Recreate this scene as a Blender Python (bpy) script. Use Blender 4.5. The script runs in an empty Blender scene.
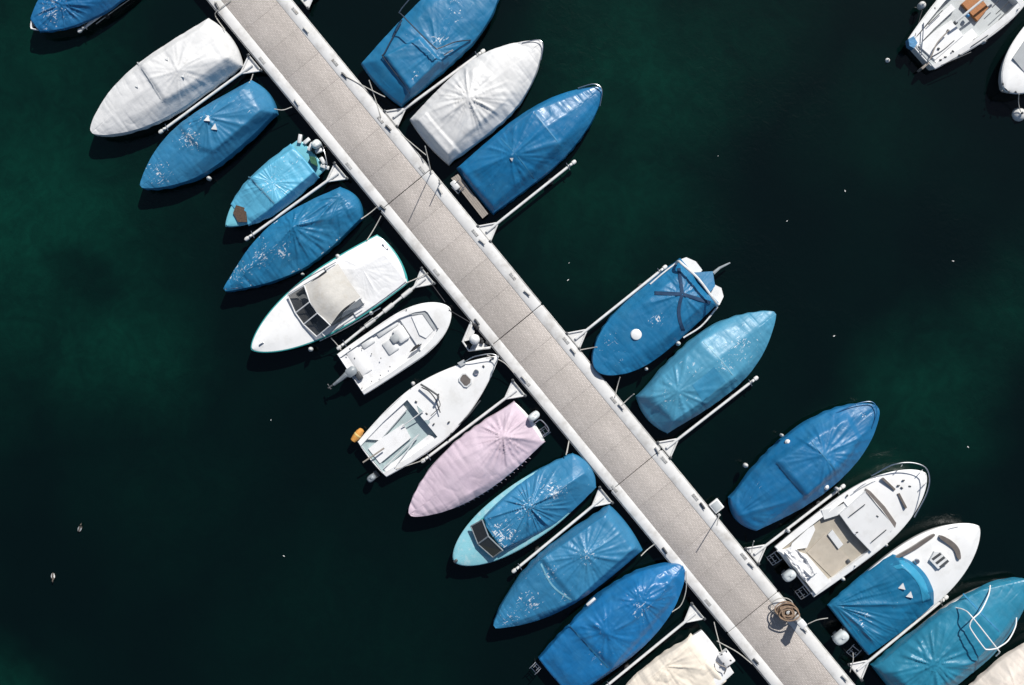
import bpy, bmesh, math, random
import numpy as np
from mathutils import Vector, Matrix

# ------------------------------------------------------------------ camera, sky, sun, exposure
SC = bpy.context.scene
COL = SC.collection
H, S = 46.0, 27.0            # camera height over the water (m), pixels per metre at the water
cam = bpy.data.cameras.new('camera')
cam.sensor_width = 36.0
cam.lens = 36.0 * H / (1024 / S)
cam.clip_end = 2000
co = bpy.data.objects.new('camera', cam); COL.objects.link(co)
co.location = (0, 0, H); co.rotation_euler = (0, 0, 0)
SC.camera = co

SUN_EL = math.radians(46)
SUN_H = Vector((0.41, 0.91)).normalized()      # horizontal direction towards the sun
world = bpy.data.worlds.new('World'); SC.world = world; world.use_nodes = True
wn = world.node_tree
sky = wn.nodes.new('ShaderNodeTexSky'); sky.sky_type = 'NISHITA'; sky.sun_disc = False
sky.sun_elevation = SUN_EL
sky.sun_rotation = math.atan2(SUN_H.x, SUN_H.y)
wn.links.new(sky.outputs[0], wn.nodes['Background'].inputs[0])
wn.nodes['Background'].inputs[1].default_value = 0.068
sl = bpy.data.lights.new('sun', 'SUN'); sl.energy = 4.3; sl.angle = math.radians(0.53); sl.color = (1, 0.965, 0.91)
so = bpy.data.objects.new('sun', sl); COL.objects.link(so)
sd = Vector((SUN_H.x * math.cos(SUN_EL), SUN_H.y * math.cos(SUN_EL), math.sin(SUN_EL)))
so.rotation_euler = sd.to_track_quat('Z', 'Y').to_euler(); so.location = sd * 60
SC.view_settings.view_transform = 'Standard'; SC.view_settings.look = 'None'
SC.view_settings.exposure = 0.14; SC.view_settings.gamma = 1.0; SC.view_settings.use_curve_mapping = False

# ------------------------------------------------------------------ small helpers
def W(px, py, z=0.0):
    """photo pixel at height z above the water -> world point (the camera looks straight down)"""
    k = (H - z) / H / S
    return Vector(((px - 512) * k, -(py - 342.5) * k, z))

def tag(o, label=None, cat=None, group=None, kind=None):
    if label: o['label'] = label
    if cat: o['category'] = cat
    if group: o['group'] = group
    if kind: o['kind'] = kind
    return o

def empty(name, loc=(0, 0, 0), rz=0.0):
    o = bpy.data.objects.new(name, None); COL.objects.link(o)
    o.location = loc; o.rotation_euler = (0, 0, rz); o.empty_display_size = 0.2
    return o

def mesh_obj(name, verts, faces, mat, parent=None, smooth=None):
    me = bpy.data.meshes.new(name)
    me.from_pydata([tuple(v) for v in verts], [], faces)
    me.validate()
    bm = bmesh.new(); bm.from_mesh(me); bmesh.ops.recalc_face_normals(bm, faces=bm.faces); bm.to_mesh(me); bm.free()
    return finish(name, me, mat, parent, smooth)

def finish(name, me, mat, parent, smooth):
    if mat: me.materials.append(mat)
    if smooth is not None:
        me.polygons.foreach_set('use_smooth', [True] * len(me.polygons))
        if smooth < 179: me.set_sharp_from_angle(angle=math.radians(smooth))
    o = bpy.data.objects.new(name, me); COL.objects.link(o)
    if parent: o.parent = parent
    return o

class MB:
    """collects verts and faces into one mesh"""
    def __init__(s): s.v = []; s.f = []
    def add(s, v, f):
        n = len(s.v); s.v += [tuple(p) for p in v]; s.f += [tuple(i + n for i in q) for q in f]
    def box(s, c, size, rz=0.0, taper=1.0, bev=0.0):
        cx, cy, cz = c; a, b, h = [q / 2 for q in size]; cs, sn = math.cos(rz), math.sin(rz)
        if bev <= 0:
            rings = [(-h, 1.0, 0), (h, taper, 0)]
        else:
            rings = [(-h, 1.0, bev), (-h + bev, 1.0, 0), (h - bev, taper, 0), (h, taper, bev)]
        vs = []
        for z, k, ins in rings:
            A, B = a * k - ins, b * k - ins
            cb = min(bev * 1.0, A * .9, B * .9) if bev > 0 else 0
            if bev > 0:
                ps = [(A, B - cb), (A - cb, B), (-A + cb, B), (-A, B - cb), (-A, -B + cb), (-A + cb, -B), (A - cb, -B), (A, -B + cb)]
            else:
                ps = [(A, B), (-A, B), (-A, -B), (A, -B)]
            vs += [(cx + x * cs - y * sn, cy + x * sn + y * cs, cz + z) for x, y in ps]
        n = 8 if bev > 0 else 4
        fs = [tuple(range(n))[::-1], tuple(range(len(vs) - n, len(vs)))]
        for r in range(len(rings) - 1):
            for i in range(n):
                j = (i + 1) % n
                fs.append((r * n + i, r * n + j, (r + 1) * n + j, (r + 1) * n + i))
        s.add(vs, fs); return s
    def tube(s, pts, r, n=8, closed=False):
        pts = [Vector(p) for p in pts]; m = len(pts)
        up = Vector((0, 0, 1)); base = len(s.v); prev = None
        rr = r if isinstance(r, (list, tuple)) else [r] * m
        for i, p in enumerate(pts):
            if closed: t = (pts[(i + 1) % m] - pts[i - 1])
            else: t = pts[min(i + 1, m - 1)] - pts[max(i - 1, 0)]
            t = t.normalized() if t.length > 1e-9 else Vector((1, 0, 0))
            if prev is None:
                a = t.cross(up)
                if a.length < 1e-3: a = t.cross(Vector((1, 0, 0)))
            else: a = prev - t * prev.dot(t)
            a.normalize(); b = t.cross(a); prev = a
            for k in range(n):
                q = 2 * math.pi * k / n
                s.v.append(tuple(p + (a * math.cos(q) + b * math.sin(q)) * rr[i]))
        for i in range(m if closed else m - 1):
            for k in range(n):
                k2 = (k + 1) % n; i2 = (i + 1) % m
                s.f.append((base + i * n + k, base + i * n + k2, base + i2 * n + k2, base + i2 * n + k))
        if not closed:
            s.f.append(tuple(base + k for k in range(n))[::-1]); s.f.append(tuple(base + (m - 1) * n + k for k in range(n)))
        return s
    def prism(s, poly, z0, z1):
        n = len(poly); zs0 = z0 if isinstance(z0, (list, tuple)) else [z0] * n; zs1 = z1 if isinstance(z1, (list, tuple)) else [z1] * n
        s.add([(x, y, z) for (x, y), z in zip(poly, zs0)] + [(x, y, z) for (x, y), z in zip(poly, zs1)],
              [tuple(range(n))[::-1], tuple(range(n, 2 * n))] + [(i, (i + 1) % n, n + (i + 1) % n, n + i) for i in range(n)])
        return s
    def lathe(s, c, prof, n=16, axis=None):
        c = Vector(c); vs = []
        q = Vector(axis).to_track_quat('Z', 'Y') if axis is not None else None
        for r, z in prof:
            for k in range(n):
                a = 2 * math.pi * k / n
                p = Vector((r * math.cos(a), r * math.sin(a), z))
                vs.append(c + (q @ p if q else p))
        fs = [tuple(range(n))[::-1], tuple(range((len(prof) - 1) * n, len(prof) * n))]
        for i in range(len(prof) - 1):
            for k in range(n):
                k2 = (k + 1) % n
                fs.append((i * n + k, i * n + k2, (i + 1) * n + k2, (i + 1) * n + k))
        s.add(vs, fs); return s
    def build(s, name, mat, parent=None, smooth=40):
        return mesh_obj(name, s.v, s.f, mat, parent, smooth)

def spline(pts, n=8):
    pts = [Vector(p) for p in pts]; out = []
    P = [pts[0] * 2 - pts[1]] + pts + [pts[-1] * 2 - pts[-2]]
    for i in range(1, len(P) - 2):
        for k in range(n):
            t = k / n; a, b, c, d = P[i - 1:i + 3]
            out.append(0.5 * ((2 * b) + (c - a) * t + (2 * a - 5 * b + 4 * c - d) * t * t + (3 * b - a - 3 * c + d) * t ** 3))
    out.append(pts[-1]); return out

# ------------------------------------------------------------------ materials
def mat(name, col, rough=0.5, var=0.0, vscale=3.0, bump=0.0, bscale=20.0, metal=0.0, dirt=None, dirt_amt=0.0, dscale=2.0, spec=0.5, stretch=None):
    m = bpy.data.materials.new(name); m.use_nodes = True; nt = m.node_tree; N, L = nt.nodes, nt.links
    b = N['Principled BSDF']; b.inputs['Base Color'].default_value = (*col, 1); b.inputs['Roughness'].default_value = rough
    b.inputs['Metallic'].default_value = metal; b.inputs['Specular IOR Level'].default_value = spec
    tc = N.new('ShaderNodeTexCoord'); vec = tc.outputs['Object']
    if stretch:
        mp = N.new('ShaderNodeMapping'); mp.inputs['Scale'].default_value = stretch; L.new(vec, mp.inputs[0]); vec = mp.outputs[0]
    cur = None
    if var > 0:
        n = N.new('ShaderNodeTexNoise'); n.inputs['Scale'].default_value = vscale; n.inputs['Detail'].default_value = 5; L.new(vec, n.inputs['Vector'])
        r = N.new('ShaderNodeMapRange'); r.inputs[1].default_value = 0.3; r.inputs[2].default_value = 0.7
        r.inputs[3].default_value = 1 - var; r.inputs[4].default_value = 1 + var * .6; L.new(n.outputs[0], r.inputs[0])
        mx = N.new('ShaderNodeVectorMath'); mx.operation = 'SCALE'; mx.inputs[0].default_value = col; L.new(r.outputs[0], mx.inputs['Scale'])
        cur = mx.outputs[0]
    if dirt:
        n = N.new('ShaderNodeTexNoise'); n.inputs['Scale'].default_value = dscale; n.inputs['Detail'].default_value = 8; n.inputs['Roughness'].default_value = .65; L.new(vec, n.inputs['Vector'])
        r = N.new('ShaderNodeMapRange'); r.inputs[1].default_value = 0.5; r.inputs[2].default_value = 0.72; r.inputs[3].default_value = 0; r.inputs[4].default_value = dirt_amt; L.new(n.outputs[0], r.inputs[0])
        mx = N.new('ShaderNodeMix'); mx.data_type = 'RGBA'; L.new(r.outputs[0], mx.inputs[0])
        if cur: L.new(cur, mx.inputs[6])
        else: mx.inputs[6].default_value = (*col, 1)
        mx.inputs[7].default_value = (*dirt, 1); cur = mx.outputs[2]
    if cur: L.new(cur, b.inputs['Base Color'])
    if bump > 0:
        n = N.new('ShaderNodeTexNoise'); n.inputs['Scale'].default_value = bscale; n.inputs['Detail'].default_value = 4; L.new(vec, n.inputs['Vector'])
        bp = N.new('ShaderNodeBump'); bp.inputs['Strength'].default_value = 1; bp.inputs['Distance'].default_value = bump; L.new(n.outputs[0], bp.inputs['Height']); L.new(bp.outputs[0], b.inputs['Normal'])
    return m

def cover_mat(name, col, stains=(), base_stain=0.0, rough=0.42, white=(0.75, 0.78, 0.80), bump=0.012, seed=0.0):
    """tarpaulin: faded cloth, fine creases, bird droppings and salt in clusters (x, y, radius, amount in boat space)"""
    m = bpy.data.materials.new(name); m.use_nodes = True; nt = m.node_tree; N, L = nt.nodes, nt.links
    b = N['Principled BSDF']; b.inputs['Roughness'].default_value = rough; b.inputs['Specular IOR Level'].default_value = 0.45
    tc = N.new('ShaderNodeTexCoord'); mp = N.new('ShaderNodeMapping'); mp.inputs['Location'].default_value = (seed, seed * 1.7, seed * .3)
    L.new(tc.outputs['Object'], mp.inputs[0]); vec = mp.outputs[0]
    def noise(scale, det=5, rg=.55, v=vec, dist=0.0):
        n = N.new('ShaderNodeTexNoise'); n.inputs['Scale'].default_value = scale; n.inputs['Detail'].default_value = det
        n.inputs['Roughness'].default_value = rg; n.inputs['Distortion'].default_value = dist; L.new(v, n.inputs['Vector']); return n.outputs[0]
    def rng(v, a, c, d=0.0, e=1.0):
        r = N.new('ShaderNodeMapRange'); r.inputs[1].default_value = a; r.inputs[2].default_value = c
        r.inputs[3].default_value = d; r.inputs[4].default_value = e; L.new(v, r.inputs[0]); return r.outputs[0]
    def mth(op, a, c):
        n = N.new('ShaderNodeMath'); n.operation = op
        for i, q in enumerate((a, c)):
            if isinstance(q, (int, float)): n.inputs[i].default_value = q
            else: L.new(q, n.inputs[i])
        return n.outputs[0]
    # faded cloth
    sc = N.new('ShaderNodeVectorMath'); sc.operation = 'SCALE'; sc.inputs[0].default_value = col
    L.new(rng(noise(1.3, 6, .6), .3, .7, .92, 1.14), sc.inputs['Scale'])
    pale = N.new('ShaderNodeMix'); pale.data_type = 'RGBA'
    L.new(sc.outputs[0], pale.inputs[6]); pale.inputs[7].default_value = tuple(min(1, c * .72 + k) for c, k in zip(col, (.05, .13, .15) if col[2] > col[0] * 1.5 else (.2, .2, .2))) + (1,)
    L.new(rng(noise(1.5, 7, .66), .46, .74, 0, .28), pale.inputs[0])
    # droppings: small flecks + short streaks
    msk = None
    for (x, y, r, amt) in stains:
        d = N.new('ShaderNodeVectorMath'); d.operation = 'DISTANCE'
        sx = N.new('ShaderNodeVectorMath'); sx.operation = 'MULTIPLY'; sx.inputs[1].default_value = (1, 1, 0); L.new(tc.outputs['Object'], sx.inputs[0])
        L.new(sx.outputs[0], d.inputs[0]); d.inputs[1].default_value = (x, y, 0)
        k = rng(d.outputs['Value'], r, 0.0, 0, amt); msk = k if msk is None else mth('MAXIMUM', msk, k)
    msk = mth('ADD', msk, base_stain) if msk is not None else None
    mp2 = N.new('ShaderNodeMapping'); mp2.inputs['Scale'].default_value = (1, .42, 1); mp2.inputs['Rotation'].default_value = (0, 0, .9 + seed); L.new(vec, mp2.inputs[0])
    mp3 = N.new('ShaderNodeMapping'); mp3.inputs['Scale'].default_value = (.20, 1, 1); mp3.inputs['Rotation'].default_value = (0, 0, .25 + seed); L.new(vec, mp3.inputs[0])
    fl = mth('MAXIMUM', noise(13, 3, .6, mp2.outputs[0], .6), noise(17, 2, .6, mp3.outputs[0], 1.0))
    if msk is None: msk = mth('ADD', base_stain, 0.0)
    th = mth('SUBTRACT', 0.82, mth('MULTIPLY', msk, 0.25))
    spot = mth('MULTIPLY', mth('SUBTRACT', fl, th), 22.0)
    cl = N.new('ShaderNodeClamp'); L.new(spot, cl.inputs[0])
    mx = N.new('ShaderNodeMix'); mx.data_type = 'RGBA'; L.new(mth('MULTIPLY', cl.outputs[0], 0.85), mx.inputs[0]); L.new(pale.outputs[2], mx.inputs[6]); mx.inputs[7].default_value = (*white, 1)
    L.new(mx.outputs[2], b.inputs['Base Color'])
    L.new(rng(noise(5, 4), .3, .7, rough - .08, rough + .12), b.inputs['Roughness'])
    # fine creases
    h = mth('ADD', noise(3.0, 3, .5, mp2.outputs[0], .5), mth('MULTIPLY', noise(3.4, 3, .5, mp3.outputs[0], .4), .8))
    bp = N.new('ShaderNodeBump'); bp.inputs['Strength'].default_value = 1.0; bp.inputs['Distance'].default_value = bump * 1.6; L.new(h, bp.inputs['Height']); L.new(bp.outputs[0], b.inputs['Normal'])
    return m

WHITE = mat('white_gelcoat', (.80, .80, .79), .28, .05, 1.5, dirt=(.50, .48, .44), dirt_amt=.35, dscale=2.2)
WHITE2 = mat('white_nonslip_deck', (.77, .77, .77), .6, .05, 2.5, .004, 90, dirt=(.52, .5, .46), dirt_amt=.35, dscale=3)
OFFW = mat('off_white_moulding', (.66, .67, .67), .45, .08, 3, dirt=(.42, .42, .40), dirt_amt=.4)
GREYD = mat('grey_deck', (.45, .48, .49), .6, .08, 3, .004, 60, dirt=(.3, .31, .3), dirt_amt=.4)
GREENGREY = mat('grey_green_floor', (.36, .45, .46), .5, .08, 3, .004, 60, dirt=(.26, .3, .3), dirt_amt=.5)
BEIGE = mat('beige_carpet', (.42, .38, .315), .9, .12, 6, .006, 70, dirt=(.24, .21, .17), dirt_amt=.55, dscale=3)
TEALH = mat('teal_gelcoat', (.05, .34, .33), .25, .08, 2)
TEALD = mat('pale_teal_deck', (.22, .50, .57), .45, .1, 2, dirt=(.6, .66, .66), dirt_amt=.5, dscale=6)
CYANH = mat('cyan_gelcoat', (.16, .48, .58), .35, .1, 3, dirt=(.1, .25, .3), dirt_amt=.5)
BLUEH = mat('blue_gelcoat', (.02, .13, .30), .3, .1, 2)
GLASS = mat('dark_tinted_glass', (.012, .016, .02), .06, 0, 1)
GLASS.node_tree.nodes['Principled BSDF'].inputs['Alpha'].default_value = .55
BROWNG = mat('smoky_brown_glass', (.15, .132, .12), .12, .2, 5)
STEEL = mat('stainless_steel', (.62, .63, .64), .28, .1, 8, metal=1.0)
ALU = mat('white_painted_tube', (.72, .72, .71), .4, .1, 3, dirt=(.45, .43, .4), dirt_amt=.6, dscale=4)
GALV = mat('galvanised_steel', (.46, .46, .45), .6, .25, 6, .003, 60, metal=.2, dirt=(.2, .15, .1), dirt_amt=.5, dscale=5)
DARK = mat('black_rubber', (.025, .025, .027), .7, .2, 5)
DARKM = mat('dark_painted_metal', (.06, .065, .07), .45, .2, 5)
NAVY = mat('navy_painted_tube', (.02, .035, .06), .4, .2, 5)
GREYM = mat('grey_engine_paint', (.26, .29, .31), .4, .2, 6)
COWL = mat('white_engine_cowling', (.62, .66, .66), .25, .1, 4, dirt=(.35, .38, .38), dirt_amt=.6, dscale=4)
WOOD = mat('weathered_teak', (.33, .29, .25), .75, .3, 9, .004, 50, stretch=(1, 8, 1))
ORWOOD = mat('varnished_orange_wood', (.38, .14, .035), .4, .25, 6, .002, 30, stretch=(8, 1, 1))
BROWN = mat('brown_wicker', (.09, .055, .035), .8, .5, 20, .01, 60)
ORANGE = mat('orange_plastic', (.72, .34, .08), .45, .2, 5)
ROPE = mat('pale_rope', (.50, .48, .44), .9, .3, 30, .004, 120)
ROPED = mat('dark_rope', (.06, .06, .065), .9, .3, 30, .004, 120)
HOSE = mat('tan_hose', (.27, .185, .125), .75, .35, 12, .003, 60)
FEND = mat('white_fender_vinyl', (.70, .70, .68), .4, .1, 6, dirt=(.4, .38, .34), dirt_amt=.6, dscale=6)
CREAMC = mat('cream_canvas', (.56, .54, .50), .85, .08, 4, .008, 14, dirt=(.45, .40, .33), dirt_amt=.5, dscale=3)
GREYC = mat('grey_cushion', (.38, .40, .41), .8, .1, 4, .004, 40)
WTARP = mat('white_tarpaulin', (.76, .76, .76), .5, .05, 3, .02, 4)
CONC = mat('white_concrete', (.69, .685, .67), .85, .10, 2.0, .004, 60, dirt=(.42, .40, .37), dirt_amt=.8, dscale=1.6)
CONCD = mat('pontoon_side', (.20, .20, .19), .9, .3, 2, .006, 30)
DUCKM = mat('bird_plumage', (.10, .085, .07), .8, .5, 9)

def deck_material():
    m = bpy.data.materials.new('perforated_deck'); m.use_nodes = True; N, L = m.node_tree.nodes, m.node_tree.links
    b = N['Principled BSDF']; b.inputs['Roughness'].default_value = .85
    tc = N.new('ShaderNodeTexCoord'); mp = N.new('ShaderNodeMapping'); mp.inputs['Scale'].default_value = (1, 1, 0); L.new(tc.outputs['Object'], mp.inputs[0])
    br = N.new('ShaderNodeTexBrick'); br.inputs['Scale'].default_value = 1.0; br.offset = .5
    br.inputs['Brick Width'].default_value = .07; br.inputs['Row Height'].default_value = .046; br.inputs['Mortar Size'].default_value = .008; br.inputs['Mortar Smooth'].default_value = .6
    br.inputs['Color1'].default_value = (.645, .59, .545, 1); br.inputs['Color2'].default_value = (.55, .50, .455, 1); br.inputs['Mortar'].default_value = (.33, .295, .275, 1)
    L.new(mp.outputs[0], br.inputs['Vector'])
    n = N.new('ShaderNodeTexNoise'); n.inputs['Scale'].default_value = 1.1; n.inputs['Detail'].default_value = 7
    mw = N.new('ShaderNodeMapping'); mw.inputs['Scale'].default_value = (.35, 1.6, 1); L.new(tc.outputs['Object'], mw.inputs[0]); L.new(mw.outputs[0], n.inputs['Vector'])
    r = N.new('ShaderNodeMapRange'); r.inputs[1].default_value = .3; r.inputs[2].default_value = .7; r.inputs[3].default_value = .86; r.inputs[4].default_value = 1.1; L.new(n.outputs[0], r.inputs[0])
    n2 = N.new('ShaderNodeTexNoise'); n2.inputs['Scale'].default_value = 24; n2.inputs['Detail'].default_value = 3; L.new(tc.outputs['Object'], n2.inputs['Vector'])
    r2 = N.new('ShaderNodeMapRange'); r2.inputs[1].default_value = .3; r2.inputs[2].default_value = .7; r2.inputs[3].default_value = .88; r2.inputs[4].default_value = 1.12; L.new(n2.outputs[0], r2.inputs[0])
    oi = N.new('ShaderNodeObjectInfo'); r3 = N.new('ShaderNodeMapRange'); r3.inputs[3].default_value = .93; r3.inputs[4].default_value = 1.05; L.new(oi.outputs['Random'], r3.inputs[0])
    m0 = N.new('ShaderNodeMath'); m0.operation = 'MULTIPLY'; L.new(r3.outputs[0], m0.inputs[0]); L.new(r2.outputs[0], m0.inputs[1])
    mu = N.new('ShaderNodeMath'); mu.operation = 'MULTIPLY'; L.new(r.outputs[0], mu.inputs[0]); L.new(m0.outputs[0], mu.inputs[1])
    sc = N.new('ShaderNodeVectorMath'); sc.operation = 'SCALE'; L.new(br.outputs[0], sc.inputs[0]); L.new(mu.outputs[0], sc.inputs['Scale']); L.new(sc.outputs[0], b.inputs['Base Color'])
    bp = N.new('ShaderNodeBump'); bp.inputs['Distance'].default_value = .012; bp.invert = True; L.new(br.outputs['Fac'], bp.inputs['Height']); L.new(bp.outputs[0], b.inputs['Normal'])
    return m
DECKM = deck_material()

def water_material():
    m = bpy.data.materials.new('dark_green_water'); m.use_nodes = True; N, L = m.node_tree.nodes, m.node_tree.links
    b = N['Principled BSDF']; b.inputs['IOR'].default_value = 1.33; b.inputs['Roughness'].default_value = .06
    tc = N.new('ShaderNodeTexCoord'); vec = tc.outputs['Object']
    def noise(scale, det=5, rg=.55, dist=0., off=0):
        mp = N.new('ShaderNodeMapping'); mp.inputs['Location'].default_value = (off, off * .7, 0); L.new(vec, mp.inputs[0])
        n = N.new('ShaderNodeTexNoise'); n.inputs['Scale'].default_value = scale; n.inputs['Detail'].default_value = det; n.inputs['Roughness'].default_value = rg
        n.inputs['Distortion'].default_value = dist; L.new(mp.outputs[0], n.inputs['Vector']); return n.outputs[0]
    def rng(v, a, c, d=0., e=1.):
        r = N.new('ShaderNodeMapRange'); r.interpolation_type = 'SMOOTHSTEP'; r.inputs[1].default_value = a; r.inputs[2].default_value = c; r.inputs[3].default_value = d; r.inputs[4].default_value = e; L.new(v, r.inputs[0]); return r.outputs[0]
    def mth(op, a, c):
        n = N.new('ShaderNodeMath'); n.operation = op
        for i, q in enumerate((a, c)):
            if isinstance(q, (int, float)): n.inputs[i].default_value = q
            else: L.new(q, n.inputs[i])
        return n.outputs[0]
    # clouds of algae and shallower green ground under the water; centre, radius, amount
    warp = N.new('ShaderNodeTexNoise'); warp.inputs['Scale'].default_value = .22; warp.inputs['Detail'].default_value = 6; L.new(vec, warp.inputs['Vector'])
    ws = N.new('ShaderNodeVectorMath'); ws.operation = 'SCALE'; ws.inputs['Scale'].default_value = 4.8
    wsub = N.new('ShaderNodeVectorMath'); wsub.operation = 'SUBTRACT'; wsub.inputs[1].default_value = (.5, .5, .5); L.new(warp.outputs['Color'], wsub.inputs[0]); L.new(wsub.outputs[0], ws.inputs[0])
    wv = N.new('ShaderNodeVectorMath'); wv.operation = 'ADD'; L.new(vec, wv.inputs[0]); L.new(ws.outputs[0], wv.inputs[1])
    w2 = N.new('ShaderNodeVectorMath'); w2.operation = 'MULTIPLY'; w2.inputs[1].default_value = (1, 1, 0); L.new(wv.outputs[0], w2.inputs[0])
    acc = None
    for px, py, r, amt in [(30, 215, 230, .80), (120, 330, 150, .60), (30, 60, 170, .50), (640, 60, 170, .66), (600, 200, 150, .50), (720, 20, 150, .3), (935, 380, 120, .60), (870, 445, 90, .40), (1010, 320, 90, .45), (-10, 690, 90, .7),
                           (180, 470, 160, .12), (880, 130, 120, .16), (700, 380, 120, .12), (340, 640, 200, .12), (-150, 300, 260, .8), (1150, 300, 200, .4), (650, -120, 200, .6)]:
        p = W(px, py); d = N.new('ShaderNodeVectorMath'); d.operation = 'DISTANCE'; L.new(w2.outputs[0], d.inputs[0]); d.inputs[1].default_value = (p.x, p.y, 0)
        k = rng(d.outputs['Value'], r / S, 0.0, 0, amt); acc = k if acc is None else mth('MAXIMUM', acc, k)
    for px, py, r, amt in [(85, 278, 55, .55), (165, 235, 55, .4), (625, 95, 28, .3)]:          # dark weed beds
        p = W(px, py); d = N.new('ShaderNodeVectorMath'); d.operation = 'DISTANCE'; L.new(w2.outputs[0], d.inputs[0]); d.inputs[1].default_value = (p.x, p.y, 0)
        acc = mth('MULTIPLY', acc, rng(d.outputs['Value'], r / S, 0.25 * r / S, 1, 1 - amt))
    tex = rng(noise(1.3, 8, .64, 1.8), .30, .72, .80, 1.18)
    tex2 = rng(noise(.35, 5, .6, 2.5, 9), .3, .7, .75, 1.15)
    acc = mth('MULTIPLY', acc, mth('MULTIPLY', tex, tex2))
    acc = mth('ADD', acc, rng(noise(.2, 4, .5, 0, 4), .4, .75, 0, .07))
    mx = N.new('ShaderNodeMix'); mx.data_type = 'RGBA'; L.new(acc, mx.inputs[0])
    mx.inputs[6].default_value = (.0007, .0044, .0043, 1); mx.inputs[7].default_value = (.0016, .030, .0195, 1)
    L.new(mx.outputs[2], b.inputs['Base Color'])
    b1 = N.new('ShaderNodeBump'); b1.inputs['Distance'].default_value = .05; b1.inputs['Strength'].default_value = .38; L.new(mth('MULTIPLY', noise(3.2, 6, .6, 1.2), rng(noise(.16, 3, .5, 1.0, 21), .42, .66, .25, 1.0)), b1.inputs['Height']); L.new(b1.outputs[0], b.inputs['Normal'])
    return m

# ------------------------------------------------------------------ water
wm = MB(); wm.add([(-400, -400, 0), (400, -400, 0), (400, 400, 0), (-400, 400, 0)], [(0, 1, 2, 3)])
tag(wm.build('water', water_material(), None, None), kind='structure')

# ------------------------------------------------------------------ dock
DD = Vector((.822, -1.0, 0)).normalized(); DN = Vector((-DD.y, DD.x, 0))      # along the dock (down-right) and across it (to the right)
DZ = .50
DC = W(531, 342.5, DZ); DC.z = 0
HWD = 83 / 1.2945 / 2 / S * (H - DZ) / H
DROT = math.atan2(DD.y, DD.x)
def dock_s(px, py): return (W(px, py, DZ) - DC).dot(DD)
def dock_uv(px, py): d = W(px, py, DZ) - DC; return d.dot(DD), d.dot(DN)
dock = tag(empty('floating_dock', DC, DROT), 'long pale floating dock with beige perforated deck and white edges', 'dock')
for n_ in DECKM.node_tree.nodes:
    if n_.type == 'TEX_COORD': n_.object = dock
cuts = [dock_s(130, -105), dock_s(217, 11), dock_s(381, 210), dock_s(491, 346), dock_s(612, 490), dock_s(730, 631), dock_s(900, 830)]
# dock local: x along, y = +across to the right bank
sections = []
EL, ER = .36, .42
for k in range(len(cuts) - 1):
    a, b = cuts[k] + .012, cuts[k + 1] - .012
    body = MB().box(((a + b) / 2, 0, .07), (b - a, 2 * HWD - .06, .72)).build('dock_section', CONCD, dock)
    sections.append((a, b, body))
    for sgn, w in ((1, ER), (-1, EL)):
        y1 = sgn * HWD; y0 = sgn * (HWD - w)
        MB().box(((a + b) / 2, (y0 + y1) / 2, .4575), (b - a, w, .095), bev=.015).build('edge_beam', CONC, body)
        MB().box(((a + b) / 2, y1 + sgn * .022, .40), (b - a - .06, .044, .11), bev=.01).build('rubbing_strip', GALV, body)
    n = max(1, round((b - a) / 1.17)); st = (b - a) / n
    yc0, yc1 = -HWD + EL, HWD - ER
    pm = None
    for i in range(n):
        if pm is None:
            o = MB().box((0, 0, 0), (st - .005, yc1 - yc0 - .012, .04), bev=.002).build('deck_panel', DECKM, body); pm = o.data
        else:
            o = bpy.data.objects.new('deck_panel', pm); COL.objects.link(o); o.parent = body
        o.location = (a + st * (i + .5), (yc0 + yc1) / 2, .472 + random.Random(k * 31 + i).uniform(-.002, .002))
def dock_sec(s):
    for a, b, body in sections:
        if a <= s <= b: return body
    return sections[0][2]
# cleats and bolted plates along the two edges
rg = random.Random(5)
cl_r = [(306, 30.5), (344.5, 75.5), (388.5, 128), (440, 191), (482, 242), (527, 293), (573, 351), (621, 406.5), (657, 450.5), (702.5, 505.5), (751, 564.6), (805, 628), (845, 677)]
pl_r = [(295, 11), (335, 62.6), (380.5, 120), (422, 170), (475, 233), (512.7, 276.5), (566, 340.6), (613.5, 400), (664, 460), (695.5, 497), (744, 556)]
cl_l = [(213.6, 9), (292, 107), (380, 210), (474, 324.5), (520, 382), (661.6, 553), (752, 664)]
pl_l = [(258, 64), (344, 170), (431, 277), (522, 387), (608, 494), (700, 609)]
for px, py in cl_r + cl_l:
    s, t = dock_uv(px, py); t = max(-HWD + .12, min(HWD - .12, t))
    m = MB(); rz = rg.uniform(-.2, .2)
    m.box((s, t, .519), (.26, .09, .028), rz, bev=.008)
    cs, sn = math.cos(rz), math.sin(rz)
    for q in (-.055, .055): m.tube([(s + q * cs, t + q * sn, .52), (s + q * cs, t + q * sn, .575)], .02, 8)
    m.tube([(s + q * cs, t + q * sn, .58 + .012 * abs(q) * 8) for q in (-.15, -.07, 0, .07, .15)], [.014, .021, .021, .021, .014], 8)
    m.build('cleat', GALV if rg.random() < .85 else DARKM, dock_sec(s))
for px, py in pl_r + pl_l:
    s, t = dock_uv(px, py); t = max(-HWD + .13, min(HWD - .13, t))
    m = MB(); m.box((s, t, .5095), (.30, .12, .009), 0, bev=.002)
    for qx in (-.11, -.03, .06, .12):
        for qy in (-.035, .035): m.lathe((s + qx, t + qy, .513), [(.017, 0), (.017, .014), (.010, .02)], 6)
    m.build('bolted_plate', GALV, dock_sec(s))

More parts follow.
